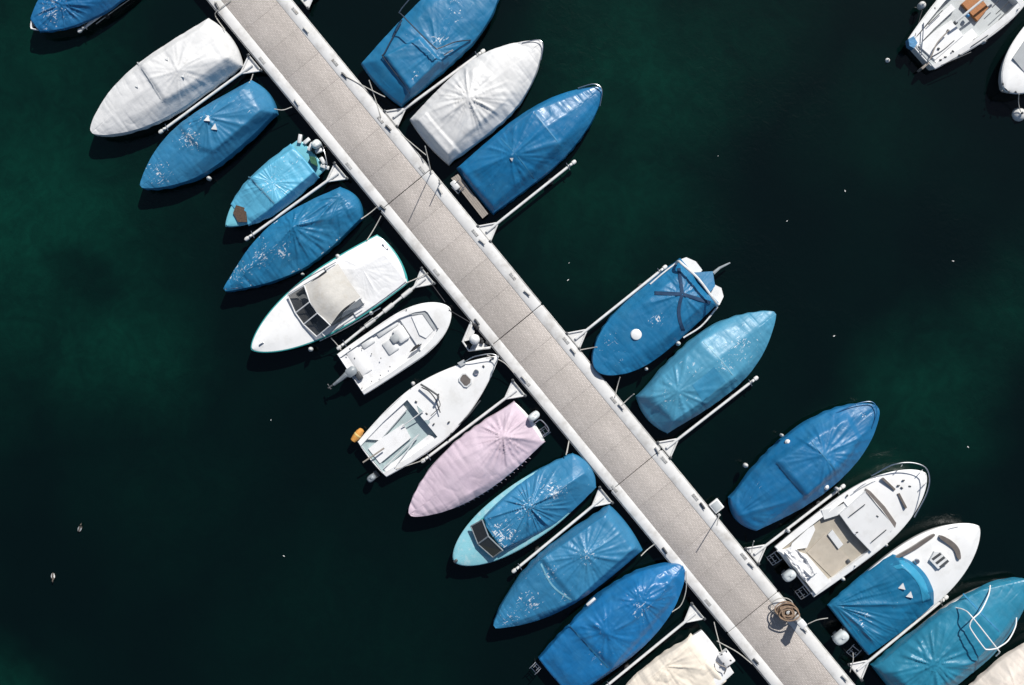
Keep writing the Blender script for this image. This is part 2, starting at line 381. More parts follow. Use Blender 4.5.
# ------------------------------------------------------------------ mooring booms
def boom(p0, p1, label, sleeves=0, tipstyle=0, z=.42):
    a = W(*p0, z); b = W(*p1, z); d = (b - a); Lb = d.length; rz = math.atan2(d.y, d.x)
    o = tag(empty('mooring_boom', (a.x, a.y, 0), rz), label, 'mooring boom', 'mooring booms hinged on the dock')
    # bracket against the dock edge: the edge line seen in boom space
    ang = DROT - rz; ex = Vector((math.cos(ang), math.sin(ang), 0))
    e0, e1 = -ex * .36, ex * .36
    tip = Vector((.62, 0, 0))
    m = MB(); m.prism([(e0.x, e0.y), (tip.x, tip.y - .04), (tip.x, tip.y + .04), (e1.x, e1.y)] if e0.y < 0 else [(e1.x, e1.y), (tip.x, tip.y - .04), (tip.x, tip.y + .04), (e0.x, e0.y)], z - .05, z - .035)
    m.build('gusset_plate', ALU, o)
    for e in (e0, e1):
        MB().tube([(e.x, e.y, z), (tip.x + .05, 0, z)], .03, 8).build('strut', ALU, o)
    MB().tube([(e0.x * 1.15, e0.y * 1.15, z + .035), (e1.x * 1.15, e1.y * 1.15, z + .035)], .024, 8).build('hinge_rod', GALV, o)
    for e in (e0, e1):
        MB().box((e.x, e.y, z + .04), (.10, .10, .12), ang, bev=.012).build('hinge_lug', DARKM, o)
    MB().tube([(.12, 0, z + .012), (Lb * .5, 0, z + .02), (Lb, 0, z + .01)], .052, 12).build('tube', ALU, o)
    m = MB(); m.lathe((Lb - .02, 0, z + .01), [(.04, -.02), (.075, 0), (.08, .10), (.05, .15)], 12, (1, 0, 0)); m.box((Lb - .12, 0, z + .08), (.07, .07, .09), bev=.01)
    m.build('end_cap', FEND, o)
    m = MB(); m.tube([(Lb - .25, -.13, z + .05), (Lb - .2, .15, z + .08)], .018, 6); m.build('rope_eye', STEEL, o)
    MB().lathe((Lb * .75, 0, z - .30), [(.05, -.3), (.11, -.28), (.11, .22), (.05, .26)], 12).build('float', DARK, o)
    for i in range(sleeves):
        x = Lb * (.24 + .21 * i)
        MB().lathe((x, 0, z + .017), [(.055, -.22), (.085, -.21), (.085, .21), (.055, .22)], 12, (1, 0, 0)).build('foam_sleeve', FEND, o)
    return o
boom((255, 63), (162, 131), 'white mooring boom between white covered boat and blue boat with white triangles')
boom((341, 171), (248, 238), 'white mooring boom between pale turquoise covered boat and creased blue boat')
boom((428, 276), (340, 347), 'mooring boom wearing thick white foam sleeves beside small open white boat', sleeves=3)
boom((519, 388), (424, 460), 'thin white mooring boom between open white sailing boat and pink covered boat')
boom((606, 495), (515, 570), 'white mooring boom between pale teal boat and blue boat with star creases')
boom((698, 611), (604, 688), 'white mooring boom between blue covered boat and cream covered boat at bottom')
boom((302, 1), (392, -70), 'mooring boom bracket on dock at the top edge of the frame')
boom((391, 119), (482, 52), 'white mooring boom between blue boat with dark hoop and white covered boat')
boom((484, 234), (573, 163), 'long white mooring boom on open water side of blue boat with teak platform')
boom((573, 341), (664, 268), 'white mooring boom beside blue covered boat with round white buoy')
boom((664, 450), (755, 379), 'white mooring boom on open water side of faded blue covered boat')
boom((752, 556), (842, 487), 'white mooring boom between blue covered boat and white boat with beige cockpit')
boom((855, 672), (945, 598), 'white mooring boom between blue covers and teal boat with white tubular frame')
boom((172, -37), (81, 30), 'white mooring boom tip beside blue covered bow in top left corner')

# ------------------------------------------------------------------ boats
def vnoise(x, y, seed):
    r = np.random.RandomState(seed); g = r.rand(64, 64)
    xi = np.floor(x).astype(int); yi = np.floor(y).astype(int); fx = x - xi; fy = y - yi
    fx = fx * fx * (3 - 2 * fx); fy = fy * fy * (3 - 2 * fy)
    A = g[xi % 64, yi % 64]; B = g[(xi + 1) % 64, yi % 64]; C = g[xi % 64, (yi + 1) % 64]; D = g[(xi + 1) % 64, (yi + 1) % 64]
    return (A * (1 - fx) + B * fx) * (1 - fy) + (C * (1 - fx) + D * fx) * fy

def upper_planes(P):
    """planes of the upper convex hull of points P (n,3)"""
    n = len(P); idx = np.array([(i, j, k) for i in range(n) for j in range(i + 1, n) for k in range(j + 1, n)])
    a, b, c = P[idx[:, 0]], P[idx[:, 1]], P[idx[:, 2]]
    nr = np.cross(b - a, c - a); ok = np.abs(nr[:, 2]) > 1e-5
    nr = nr[ok]; a = a[ok]; nr = nr / nr[:, 2:3]
    cst = (nr * a).sum(1)                      # z = cst - nx x - ny y
    keep = []
    for s in range(0, len(cst), 8000):
        z = cst[s:s + 8000, None] - nr[s:s + 8000, 0:1] * P[None, :, 0] - nr[s:s + 8000, 1:2] * P[None, :, 1]
        keep.append((z >= P[None, :, 2] - 1e-5).all(1))
    keep = np.concatenate(keep); pl = np.stack([cst[keep], nr[keep, 0], nr[keep, 1]], 1)
    return np.unique(np.round(pl, 5), axis=0)

class Boat:
    def __init__(s, name, label, bow, stern, hw, wt=.85, tm=.42, p=2.2, q=.9, fs=.55, fb=.8, bulge=.08, hull=WHITE, rail=WHITE, cat='boat', zref=.65):
        A = W(*stern, zref); B = W(*bow, zref)
        if name == 'motor_boat':
            e = (B - A).normalized() * (1.6 / S); A += e; B -= e; hw -= 2.0
        d = B - A; s.L = d.length; s.rz = math.atan2(d.y, d.x)
        s.o = A.copy(); s.o.z = 0; s.hwm = hw / S * (H - zref) / H
        s.wt, s.tm, s.p, s.q, s.fs, s.fb, s.bulge = wt, tm, p, q, fs, fb, bulge
        s.root = tag(empty(name, s.o, s.rz), label, cat, 'boats moored along the dock')
        s.cs, s.sn = math.cos(s.rz), math.sin(s.rz)
        s.build_hull(hull, rail)
    def hw(s, t):
        if t < s.tm: f = s.wt + (1 - s.wt) * math.sin(math.pi / 2 * max(t, 0) / s.tm)
        else: f = max(0.0, 1 - ((t - s.tm) / (1 - s.tm)) ** s.p) ** s.q
        return max(.012, s.hwm * f)
    def zg(s, t): return s.fs + (s.fb - s.fs) * t
    def pt(s, t, v, z=None):
        x = s.L * t - s.bulge * (1 - v * v) * max(0.0, 1 - t * 5)
        return Vector((x, v * s.hw(t), s.zg(t) if z is None else z))
    def loc(s, px, py, z):
        w = W(px, py, z) - s.o
        return Vector((w.x * s.cs + w.y * s.sn, -w.x * s.sn + w.y * s.cs, z))
    def ts(s, n, t0=0., t1=1.):
        return [t0 + (t1 - t0) * (1 - (1 - i / n) ** 1.7) if t1 > .97 else t0 + (t1 - t0) * i / n for i in range(n + 1)]
    def build_hull(s, hull, rail, rr=.03):
        tt = s.ts(30); vs = []; fs = []
        secs = [(1, None), (.985, .55), (.93, .12), (.80, -.06), (.45, -.2), (0, -.26)]
        half = []
        for t in tt:
            row = []
            for k, zf in secs:
                zg = s.zg(t); z = zg if zf is None else (zf * zg if zf > 0 else zf * (1 - t * .6))
                kk = k - (0 if zf is None else (1 - k) * t * .8)
                p = s.pt(t, max(0, kk), z); p.x -= (zg - z) * .35 * max(0, t - .75) * 4 * .6
                row.append(p)
            full = row + [Vector((p.x, -p.y, p.z)) for p in row[-2::-1]]
            half.append(full)
        m = len(half[0])
        for r in half: vs += r
        for i in range(len(tt) - 1):
            for j in range(m - 1): fs.append((i * m + j, i * m + j + 1, (i + 1) * m + j + 1, (i + 1) * m + j))
        fs.append(tuple(range(m)))
        s.hull = mesh_obj('hull', vs, fs, hull, s.root, 50)
        pts = [s.pt(t, 1, s.zg(t) - .05) for t in tt] + [s.pt(t, -1, s.zg(t) - .05) for t in tt[-2::-1]] + [s.pt(0, v, s.zg(0) - .05) for v in (-.75, -.5, -.25, 0, .25, .5, .75)]
        MB().tube(pts, .05 if hull is rail and hull is TEALH else .03, 8, True).build('rub_rail', rail, s.hull)
    def deck(s, spec, m=WHITE2, camber=.05, name='deck', floor=None, rim=.07, cv=.55):
        """spec: (t, cockpit half width fraction or None, floor z)"""
        rows = []
        for t, wc, zf in spec:
            hw = s.hw(t); zg = s.zg(t); r = min(rim, hw * .4)
            ztop = zg + .025
            if wc is None:
                c = max(.002, hw - r) * cv; zc = ztop + camber * min(1, hw / .6); row = [(hw, zg), (hw - r, ztop), (c, ztop + (zc - ztop) * .55), (c * .98, ztop + (zc - ztop) * .56), (0, zc)]
            else:
                c = min(hw * wc, hw - r * 1.05); row = [(hw, zg), (hw - r, ztop), (c, ztop + .01), (c - .02, zf), (0, zf)]
            row = row + [(-y, z) for y, z in row[-2::-1]]
            rows.append([s.pt(t, y / hw, z) for y, z in row])
        n = len(rows[0]); vs = [p for r in rows for p in r]; fs = []; ff = []
        for i in range(len(rows) - 1):
            for j in range(n - 1):
                f = (i * n + j, i * n + j + 1, (i + 1) * n + j + 1, (i + 1) * n + j)
                if floor and j in (3, 4) and spec[i][1] is not None and spec[i + 1][1] is not None: ff.append(f)
                else: fs.append(f)
        o = mesh_obj(name, vs, fs, m, s.root, 35)
        if ff:
            used = sorted({i for f in ff for i in f}); mp = {u: k for k, u in enumerate(used)}
            mesh_obj('cockpit_floor', [vs[u] for u in used], [tuple(mp[i] for i in f) for f in ff], floor, s.root, 35)
        return o
    def cover(s, sup, m, t0=0.0, t1=1.0, peaks=(), amp=.05, R=.9, fold=.035, skirt=.26, seed=1, name='cover', low=.016, base=None, nu=180, nv=80, out=.035, lift=.04, zfront=None, fbul=0.0, ve=1.0, pad=.055, boost=.90, sh=.50, sv=.64, blocks=(), steps=()):
        ua = np.array(s.ts(nu, t0, t1)); va = np.sin(np.linspace(-1, 1, nv + 1) * math.pi / 2 * .93) / math.sin(math.pi / 2 * .93)
        P = []
        def sp(t, v, z):
            f = max(0.0, min(1.0, (t - t0) / (t1 - t0))); k = 1 + (ve - 1) * f ** 1.5
            p = s.pt(t, v, z); p.y = v * (s.hw(t) + pad) * k; p.x += pad * (1 if t > .97 else (-1 if t <= t0 else 0)) + fbul * (1 - v * v) * f ** 2
            return p
        for t in s.ts(11, t0, t1):
            for v in (1, -1): P.append(sp(t, v, s.zg(t) + lift))
        for v in (-.6, -.2, .2, .6): P.append(sp(t0, v, s.zg(t0) + lift))
        if t1 < .97:
            for v in (-.6, -.2, .2, .6): P.append(sp(t1, v, (zfront or s.zg(t1) + .06) + lift))
        pk = []
        for q in sup:
            p = s.loc(q[0], q[1], q[2]); zb = s.zg(min(1, max(0, p.x / s.L))) + lift; p.z = zb + (p.z - zb) * boost; P.append(p)
        pk = [s.loc(q[0], q[1], 1.2) for q in peaks]
        if sh > 0:
            for t in np.linspace(t0 + .06, min(t1 - .04, .80), 5):
                for v in (-1, 1):
                    p = sp(t, v, 0); p.y *= sv; p.z = s.zg(t) + lift + sh * (1 - max(0, (t - .4) / .5)); P.append(p)
        pl = upper_planes(np.array([tuple(p) for p in P]))
        K = 3; UI = [0] * K + list(range(nu + 1)) + [nu] * K; VI = [0] * K + list(range(nv + 1)) + [nv] * K
        du = [K - i for i in range(K)] + [0] * (nu + 1) + [i + 1 for i in range(K)]
        dv = [K - i for i in range(K)] + [0] * (nv + 1) + [i + 1 for i in range(K)]
        nR, nC = len(UI), len(VI)
        X = np.zeros((nR, nC)); Y = np.zeros((nR, nC)); T = np.zeros((nR, nC)); V = np.zeros((nR, nC)); HWm = np.zeros((nR, nC))
        ff = np.clip((ua - t0) / (t1 - t0), 0, 1); hws = (np.array([s.hw(t) for t in ua]) + pad) * (1 + (ve - 1) * ff ** 1.5)
        if t1 > .97: hws[-1] = .02
        for a in range(nR):
            t = ua[UI[a]]; h = hws[UI[a]]
            v = va[VI]
            X[a] = s.L * t - s.bulge * (1 - v * v) * max(0.0, 1 - t * 5) + fbul * (1 - v * v) * ff[UI[a]] ** 2 + pad * (max(0, (t - .9) / .1) if t1 > .97 else 0) - pad * max(0, 1 - (t - t0) / .04); Y[a] = v * h; T[a] = t; V[a] = v; HWm[a] = h
        Z = np.full(X.shape, 1e9)
        for c, nx, ny in pl: Z = np.minimum(Z, c - nx * X - ny * Y)
        for poly, zb_ in blocks:
            T_ = [s.loc(*q) for q in poly]; cn = sum(T_, Vector()) / len(T_); Q = [tuple(p) for p in T_]
            for p in T_:
                e = p - cn; e.z = 0; e = e.normalized() * .16; Q.append((p.x + e.x, p.y + e.y, zb_))
            Zb = np.full(X.shape, 1e9)
            for c, nx, ny in upper_planes(np.array(Q)): Zb = np.minimum(Zb, c - nx * X - ny * Y)
            Z = np.maximum(Z, Zb)
        for poly, hh in steps:                     # a framed canopy or cabin roof that stands up under the cloth
            Q = [s.loc(q[0], q[1], 1.15) for q in poly]; ar = sum(Q[i].x * Q[(i + 1) % len(Q)].y - Q[(i + 1) % len(Q)].x * Q[i].y for i in range(len(Q))); sg = 1 if ar > 0 else -1
            dm = np.full(X.shape, 1e9)
            for i in range(len(Q)):
                a_, b_ = Q[i], Q[(i + 1) % len(Q)]; e = (b_ - a_); l = math.hypot(e.x, e.y)
                dm = np.minimum(dm, sg * (e.x * (Y - a_.y) - e.y * (X - a_.x)) / l)
            k = np.clip(dm / .24 + .5, 0, 1); Z = Z + .62 * hh * k * k * (3 - 2 * k)
        # soften the creases a little
        for _ in range(1):
            Zp = np.pad(Z, 1, mode='edge'); Z = (Zp[:-2, 1:-1] + Zp[2:, 1:-1] + Zp[1:-1, :-2] + Zp[1:-1, 2:] + 4 * Z) / 8
        rs = np.random.RandomState(seed)
        d_edge = np.minimum((1 - np.abs(V)) * HWm, (T - t0) * s.L)
        if t1 < .97: d_edge = np.minimum(d_edge, (t1 - T) * s.L)
        # sag of the cloth between its supports
        Z -= low * 2.0 * (vnoise(X * 1.3 + 7, Y * 1.6 + 5, seed) ** 2) * np.clip(d_edge / .35, 0, 1)
        Z -= low * .7 * (1 - np.abs(2 * vnoise(X * 2.2 + Y * 1.1 + 3, Y * 3.1 - X * .8 + 40, seed + 3) - 1)) ** 3 * np.clip(d_edge / .2, 0, 1)
        # folds pulled from tie points on the edge
        q = X * 1.0 + np.sign(V) * 13.7
        f1 = 1 - np.abs(2 * vnoise(q * 2.7 + .6 * np.sin(q * 1.7), np.full_like(q, .5) + d_edge * .8, seed + 11) - 1)
        f2 = 1 - np.abs(2 * vnoise(q * 6.3 + 5, np.full_like(q, .5) + d_edge * .8, seed + 17) - 1)
        Z -= fold * 1.3 * (f1 ** 1.5 + .4 * f2 ** 2) * np.exp(-d_edge / .5)
        # star folds round the tent poles
        for p in pk:
            dx, dy = X - p.x, Y - p.y; r = np.hypot(dx, dy) + 1e-6; th = np.arctan2(dy, dx); g = np.zeros_like(r)
            for n_, w_ in ((2.5, .45), (4.5, .6), (7.5, .55), (12.5, .38), (19.5, .20), (27.5, .12)):
                g += w_ * (1 - np.abs(np.sin(n_ * th + rs.rand() * 6.3 + .35 * np.sin(r * 2 + rs.rand() * 6)))) ** 3.0
            Z -= 1.6 * amp * (.85 - g) * (r / (r + .14)) * np.exp(-(r / (R * 1.35)) ** 2) * np.clip(d_edge / .3, .1, 1)
        # skirt
        D = np.maximum(np.array(du)[:, None], np.array(dv)[None, :]) / K
        for a in range(nR):
            for side, rngc in ((-1, range(K)), (1, range(nC - K, nC))):
                for c in rngc:
                    k = dv[c] / K; Y[a, c] += side * out * (k ** .5) * min(1, HWm[a, c] / .1)
            if du[a]:
                sg = -1 if a < K else 1; X[a] += sg * out * (du[a] / K) ** .5
        hem = skirt * (.85 + .35 * vnoise(X * 1.9 + np.sign(V) * 20, X * 0 + .5, seed + 23)) 
        Z = Z - hem * D
        # skirt ripples
        rip = .014 * np.sin(X * 9 + 3 * np.sin(X * 2.1 + seed)) * D * (HWm > .15)
        Y += np.sign(V) * rip
        vs = np.stack([X, Y, Z], -1).reshape(-1, 3)
        me = bpy.data.meshes.new(name)
        ii = np.arange((nR - 1) * (nC - 1)); a = ii // (nC - 1); b = ii % (nC - 1); i0 = a * nC + b
        F = np.stack([i0, i0 + nC, i0 + nC + 1, i0 + 1], -1)
        me.from_pydata(vs.tolist(), [], F.tolist()); me.update()
        o = finish(name, me, m, s.root, 180)
        s._cov = np.stack([X, Y, Z], -1)[K:-K, K:-K].reshape(-1, 3)
        return o
    def cz(s, x, y):
        d = (s._cov[:, 0] - x) ** 2 + (s._cov[:, 1] - y) ** 2; i = np.argpartition(d, 4)[:4]; w = 1 / (d[i] + 1e-5)
        return float((s._cov[i, 2] * w).sum() / w.sum())
    def drape(s, name, rows, m, off=.012, n=10, k=10, th=.03, parent=None):
        """sewn cloth or painted shade on the cover: rows of photo pixels, laid on the cover surface"""
        R = [spline([Vector((*q, 0)) for q in r], n) for r in rows]; kk = len(R[0]); C = []
        for i in range(kk):
            col = [r[i] for r in R]; C.append(spline(col, k) if len(col) > 2 else [col[0].lerp(col[1], j / k) for j in range(k + 1)])
        n2 = len(C[0]); vs = []
        for c in C:
            for q in c: vs.append(s.on_cover(q.x, q.y) + Vector((0, 0, off)))
        N_ = len(vs); vs += [v - Vector((0, 0, th)) for v in vs]; fs = []
        for i in range(kk - 1):
            for j in range(n2 - 1):
                q = (i * n2 + j, i * n2 + j + 1, (i + 1) * n2 + j + 1, (i + 1) * n2 + j); fs += [q, tuple(a + N_ for a in q[::-1])]
        bd = [i * n2 for i in range(kk)] + [(kk - 1) * n2 + j for j in range(1, n2)] + [i * n2 + n2 - 1 for i in range(kk - 2, -1, -1)] + [j for j in range(n2 - 2, 0, -1)]
        for i in range(len(bd)):
            a, c = bd[i], bd[(i + 1) % len(bd)]; fs.append((a, c, c + N_, a + N_))
        return mesh_obj(name, vs, fs, m, parent or s.root, 60)
    def on_cover(s, px, py):
        z = 1.0
        for _ in range(4):
            p = s.loc(px, py, z); z = s.cz(p.x, p.y)
        return s.loc(px, py, z)
    def seam(s, pts, m, w=.7):
        c = (Vector(pts[-1]) + Vector(pts[0])) / 2; pts = [tuple(c + (Vector(p) - c) * .90) for p in pts]
        d = Vector(pts[-1]) - Vector(pts[0]); n = Vector((-d.y, d.x)).normalized() * w
        return s.drape('seam', [[(p[0] - n.x, p[1] - n.y) for p in pts], [(p[0] + n.x, p[1] + n.y) for p in pts]], m, .010, 14 // len(pts) + 2, 1, .02)
    def tube_px(s, name, pts, r, m, n=8, smooth=6, parent=None):
        P = [s.loc(*p) for p in pts]
        if smooth and len(P) > 2: P = spline(P, smooth)
        return MB().tube(P, r, n).build(name, m, parent or s.root)
    def slab(s, name, poly, z0, z1, m, parent=None):
        """polygon in photo pixels read at height z1 (one z or a list) down to z0"""
        zs = z1 if isinstance(z1, (list, tuple)) else [z1] * len(poly)
        P = [s.loc(x, y, z) for (x, y), z in zip(poly, zs)]
        mb = MB(); mb.prism([(p.x, p.y) for p in P], z0 if isinstance(z0, (list, tuple)) else [z0] * len(P), [p.z for p in P])
        return mb.build(name, m, parent or s.root, 30)
    def boxp(s, name, px, py, z0, z1, size, m, rot=0., bev=.02, parent=None, taper=1.0):
        p = s.loc(px, py, z1)
        return MB().box((p.x, p.y, (z0 + z1) / 2), (size[0], size[1], z1 - z0), rot, taper, bev).build(name, m, parent or s.root)
    def pane(s, name, quad, m, th=.02, parent=None):
        """flat quad from (px,py,z) corners with thickness"""
        P = [s.loc(*q) for q in quad]; n = (P[1] - P[0]).cross(P[-1] - P[0]).normalized() * th
        k = len(P); mb = MB(); mb.add(P + [p + n for p in P], [tuple(range(k))[::-1], tuple(range(k, 2 * k))] + [(i, (i + 1) % k, k + (i + 1) % k, k + i) for i in range(k)])
        return mb.build(name, m, parent or s.root, 30)
    def outboard(s, px, py, size=(.48, .34), z=.95, m=COWL, rot=0., lower=True, tilt=0.0):
        p = s.loc(px, py, z); a, b = size
        vs = []; fs = []; nn, mm = 14, 20
        for i in range(nn + 1):
            ph = -math.pi / 2 + math.pi * i / nn
            for j in range(mm):
                th = 2 * math.pi * j / mm
                f = lambda v, e: math.copysign(abs(v) ** e, v)
                cx = f(math.cos(ph), .55)
                vs.append(Vector((a / 2 * cx * f(math.cos(th), .75), b / 2 * cx * f(math.sin(th), .75), .24 * f(math.sin(ph), .65) + .03 * math.cos(th))))
        for i in range(nn):
            for j in range(mm):
                j2 = (j + 1) % mm; fs.append((i * mm + j, i * mm + j2, (i + 1) * mm + j2, (i + 1) * mm + j))
        M = Matrix.Translation((p.x, p.y, z - .2)) @ Matrix.Rotation(rot, 4, 'Z')
        ob = mesh_obj('outboard_motor', [M @ v for v in vs], fs, m, s.root, 180)
        mb = MB(); mb.box((p.x, p.y, z - .42), (a * .8, b * .8, .06), rot, bev=.01)
        if lower:
            mb.box((p.x - .02, p.y, z - .75), (.16, .12, .62), rot, bev=.02); mb.box((p.x - .06, p.y, z - 1.07), (.36, .10, .10), rot, bev=.02)
        mb.build('lower_unit', GREYM, ob)
        c, sn = math.cos(rot), math.sin(rot)
        MB().box((p.x + c * (a * .5 + .04), p.y + sn * (a * .5 + .04), z - .55), (.14, .26, .34), rot, bev=.015).build('transom_bracket', DARKM, ob)
        return ob
    def ladder(s, px, py, z=.45, w=.34, d=.42, rot=0.):
        p = s.loc(px, py, z); c, sn = math.cos(rot), math.sin(rot)
        q = lambda x, y, zz: (p.x + x * c - y * sn, p.y + x * sn + y * c, zz)
        m = MB()
        for sy in (-w / 2, w / 2): m.tube([q(d / 2, sy, z + .12), q(0, sy, z + .1), q(-d / 2, sy, z), q(-d / 2 + .02, sy, z - .5)], .016, 6)
        for x in (-d / 2, -.06, d * .3): m.tube([q(x, -w / 2, z + .02), q(x, w / 2, z + .02)], .016, 6)
        m.tube([q(.02, -w / 4, z + .09), q(-d / 2, -w / 4, z + .02), q(-d / 2, w / 4, z + .02), q(.02, w / 4, z + .09)], .013, 6)
        return m.build('swim_ladder', STEEL, s.root)
    def stern_rope(s, *a): pass

def fender(px, py, z, label, r=.085, h=.34, m=FEND):
    p = W(px, py, z); o = tag(empty('fender', (p.x, p.y, z - h)), label, 'fender', 'fenders hanging on the boats')
    MB().lathe((0, 0, 0), [(.02, -.02), (r * .6, .0), (r, .07), (r, h - .07), (r * .6, h), (.03, h + .03), (.025, h + .06)], 14).build('body', m, o, 60)
    MB().tube([(0, 0, h + .05), (.01, .01, h + .16)], .01, 6).build('lanyard', ROPE, o)
    return o

def rope(pts, label, r=.016, m=ROPE, sag=.12):
    P = [W(*p) for p in pts]
    if len(P) == 2:
        a, b = P; P = [a.lerp(b, k / 8) - Vector((0, 0, sag * 4 * (k / 8) * (1 - k / 8))) for k in range(9)]
    else: P = spline(P, 6)
    o = P[0].copy(); ob = MB().tube([p - o for p in P], r, 6).build('mooring_rope', m, None); ob.location = o
    return tag(ob, label, 'rope', 'mooring ropes')

B1 = (.010, .125, .30); B2 = (.010, .11, .25); B3 = (.026, .170, .325); B4 = (.055, .24, .42); TEALC = (.012, .17, .30); CYAN = (.10, .39, .57); STEELB = (.014, .15, .30)
FL = 1 / S   # pixel in metres
def stain(b, *pts):
    r = []
    for px, py, rad, amt in pts:
        p = b.loc(px, py, 1.1); r.append((p.x, p.y, rad * FL, amt))
    return r

DKGLASS = mat('dark_opaque_glass', (.03, .027, .027), .1, .2, 4)
SHADE = mat('navy_painted_shade', (.010, .045, .11), .8, .2, 8)  # dark blue that paints crease and arch shade on a cover
SEAMB = mat('blue_seam_tape', (.035, .20, .37), .5, .2, 6)
SEAMP = mat('pale_seam_tape', (.16, .38, .50), .5, .2, 6)
# ---- left side of the dock
b = Boat('motor_boat', 'blue covered boat with white bow flank cut by the top left corner', (31, 30), (150, -62), 32, p=2.0, q=.75)
b.cover([(60, 3, 1.15), (75, -10, 1.3), (110, -35, 1.3)], cover_mat('cover_deep_blue', B1, stain(b, (52, 10, 30, .8)), .2, seed=1), t1=.965, peaks=[(60, 3)], amp=.07, seed=3, skirt=.14)

b = Boat('motor_boat', 'large white covered boat at top left beside blue boat with white triangles', (93.5, 133), (224, 41), 31.5, wt=.92, p=2.1, q=.74, bulge=.25, fb=.9)
b.cover([(141, 66, 1.27), (160, 101, 1.25), (151, 83, 1.40), (178, 70, 1.50), (214, 36, 1.18), (228, 57, 1.18)], cover_mat('cover_white', (.64, .64, .635), rough=.6, white=(.5, .5, .48), seed=2), peaks=[(180, 72)], amp=.05, seed=5, R=.8, steps=[([(139, 63), (197, 26), (211, 22), (236, 62), (166, 102)], .15)])
b.seam([(136, 60), (151, 83), (164, 104)], OFFW)
for px, py in ((167, 59), (183, 76), (137, 86)):
    p = b.on_cover(px, py); MB().prism([(p.x - .07, p.y - .04), (p.x + .07, p.y - .03), (p.x, p.y + .08)], p.z - .005, [p.z + .02, p.z + .02, p.z + .07]).build('vent_flap', OFFW, b.root)

def triangles(b, pts, m):
    for (px, py) in pts:
        p = b.on_cover(px, py); mb = MB()
        q = [b.loc(px + dx, py + dy, p.z) for dx, dy in ((-3.6, 1.6), (2.8, 2.6), (.8, -4.0))]
        mb.prism([(v.x, v.y) for v in q], [b.cz(v.x, v.y) - .03 for v in q], [b.cz(v.x, v.y) + k for v, k in zip(q, (.03, .10, .05))])
        mb.build('vent_patch', m, b.root)
b = Boat('motor_boat', 'royal blue covered boat with two white triangles near top left', (142, 187), (263, 96), 28, wt=.72, tm=.5, p=2.1, q=.85, bulge=.2, fs=.6)
b.cover([(208, 118, 1.40), (250, 89, 1.12), (212, 148, 1.15), (262, 112, 1.08), (176, 142, 1.15), (190, 120, 1.12)], cover_mat('cover_royal_blue', B3, stain(b, (190, 138, 22, 1.0), (207, 118, 14, .7), (158, 172, 26, .8), (240, 100, 30, .5)), .18, seed=3), peaks=[(208, 118)], amp=.06, seed=8, skirt=.4, steps=[([(178, 125), (236, 85), (262, 90), (268, 112), (214, 151), (200, 150)], .13)])
triangles(b, [(207.5, 119), (214.5, 127.5)], WHITE)

b = Boat('motor_boat', 'small pale turquoise covered boat with outboard and dark brown bow hatch', (225, 227), (312, 153), 23, wt=.94, tm=.4, p=2.3, q=.85, hull=CYANH, rail=CYANH, fs=.5, fb=.7)
b.deck([(t, None, 0) for t in b.ts(14, .0, .99)], CYANH)
b.cover([(251, 178, 1.15), (275, 204, 1.12), (293, 148, .98), (318, 168, .95)], cover_mat('cover_pale_turquoise', CYAN, stain(b, (272, 185, 26, .8), (285, 165, 30, .5)), .22, seed=4), t0=.10, t1=.84, peaks=[(272, 182)], amp=.03, seed=12, skirt=.12, sh=.22, steps=[([(250, 177), (291, 146), (320, 170), (276, 205)], .08)])
b.seam([(247, 175), (262, 190), (278, 207)], SEAMP)
b.slab('bow_hatch', [(236, 205), (246, 208), (247, 222), (238, 222), (233, 213)], .62, .80, BROWN)
b.outboard(315.5, 143.5, (.36, .30), .95)
m = MB()
for i, (px, py) in enumerate([(306, 140), (299, 138), (322, 160), (324, 166), (318, 150), (310, 146)]):
    p = b.loc(px, py, .8); m.box((p.x, p.y, .58), (.26 + .06 * (i % 2), .13, .14 + .05 * (i % 3)), i * .7, bev=.012)
m.build('stern_gear', OFFW, b.root)
b.slab('green_bag', [(309, 156), (315, 157), (317, 166), (311, 163)], .6, .86, mat('green_cloth', (.03, .12, .06), .8, .4, 8, .02, 12))
b.tube_px('grab_rail', [(322, 146, .6), (324, 150, .8), (327, 166, .8), (322, 171, .6)], .016, STEEL)

b = Boat('motor_boat', 'deeply creased blue covered boat with pointed bow left of the dock', (225, 290), (350, 202), 28, wt=.66, tm=.45, p=1.7, q=.95, bulge=.28, fs=.6)
b.cover([(293, 226, 1.50), (338, 192, 1.12), (352, 208, 1.0), (268, 246, 1.2)], cover_mat('cover_creased_blue', STEELB, stain(b, (262, 255, 26, .9), (240, 272, 26, .8), (282, 252, 18, .9)), .15, seed=5), peaks=[(293, 226), (338, 196)], amp=.085, seed=15, R=1.1, skirt=.45, fold=.06, sh=.20)

# white cabin cruiser with cream canopy
b = Boat('cabin_boat', 'white motor cruiser with cream canopy and dark windscreen, teal hull sides', (253, 349), (392, 259), 31, wt=.90, tm=.35, p=2.2, q=.72, bulge=.2, fs=.62, fb=.85, hull=TEALH, rail=TEALH)
c5 = lambda x, y: (240 + x / 5.267, 230 + y / 5.267)
b.deck([(0, .86, .25), (.04, .86, .25), (.2, .84, .25), (.4, .84, .25), (.60, .80, .25), (.601, None, 0)] + [(t, None, 0) for t in b.ts(14, .63, .995)], WHITE, .08, floor=GREYD, rim=.14)
b.cover([(c5(600, 210)[0], c5(600, 210)[1], 1.02), (c5(760, 130)[0], c5(760, 130)[1], .92)], WTARP, t0=-.005, t1=.37, peaks=[c5(640, 200)], amp=.012, seed=4, skirt=.08, fold=.008, low=.012, lift=.10, pad=-.05, out=.01, name='stern_cover', sh=.0)
base = [c5(252, 345), c5(292, 437), c5(335, 497), c5(405, 562)]; top = [c5(338, 292), c5(368, 378), c5(408, 437), c5(476, 502)]
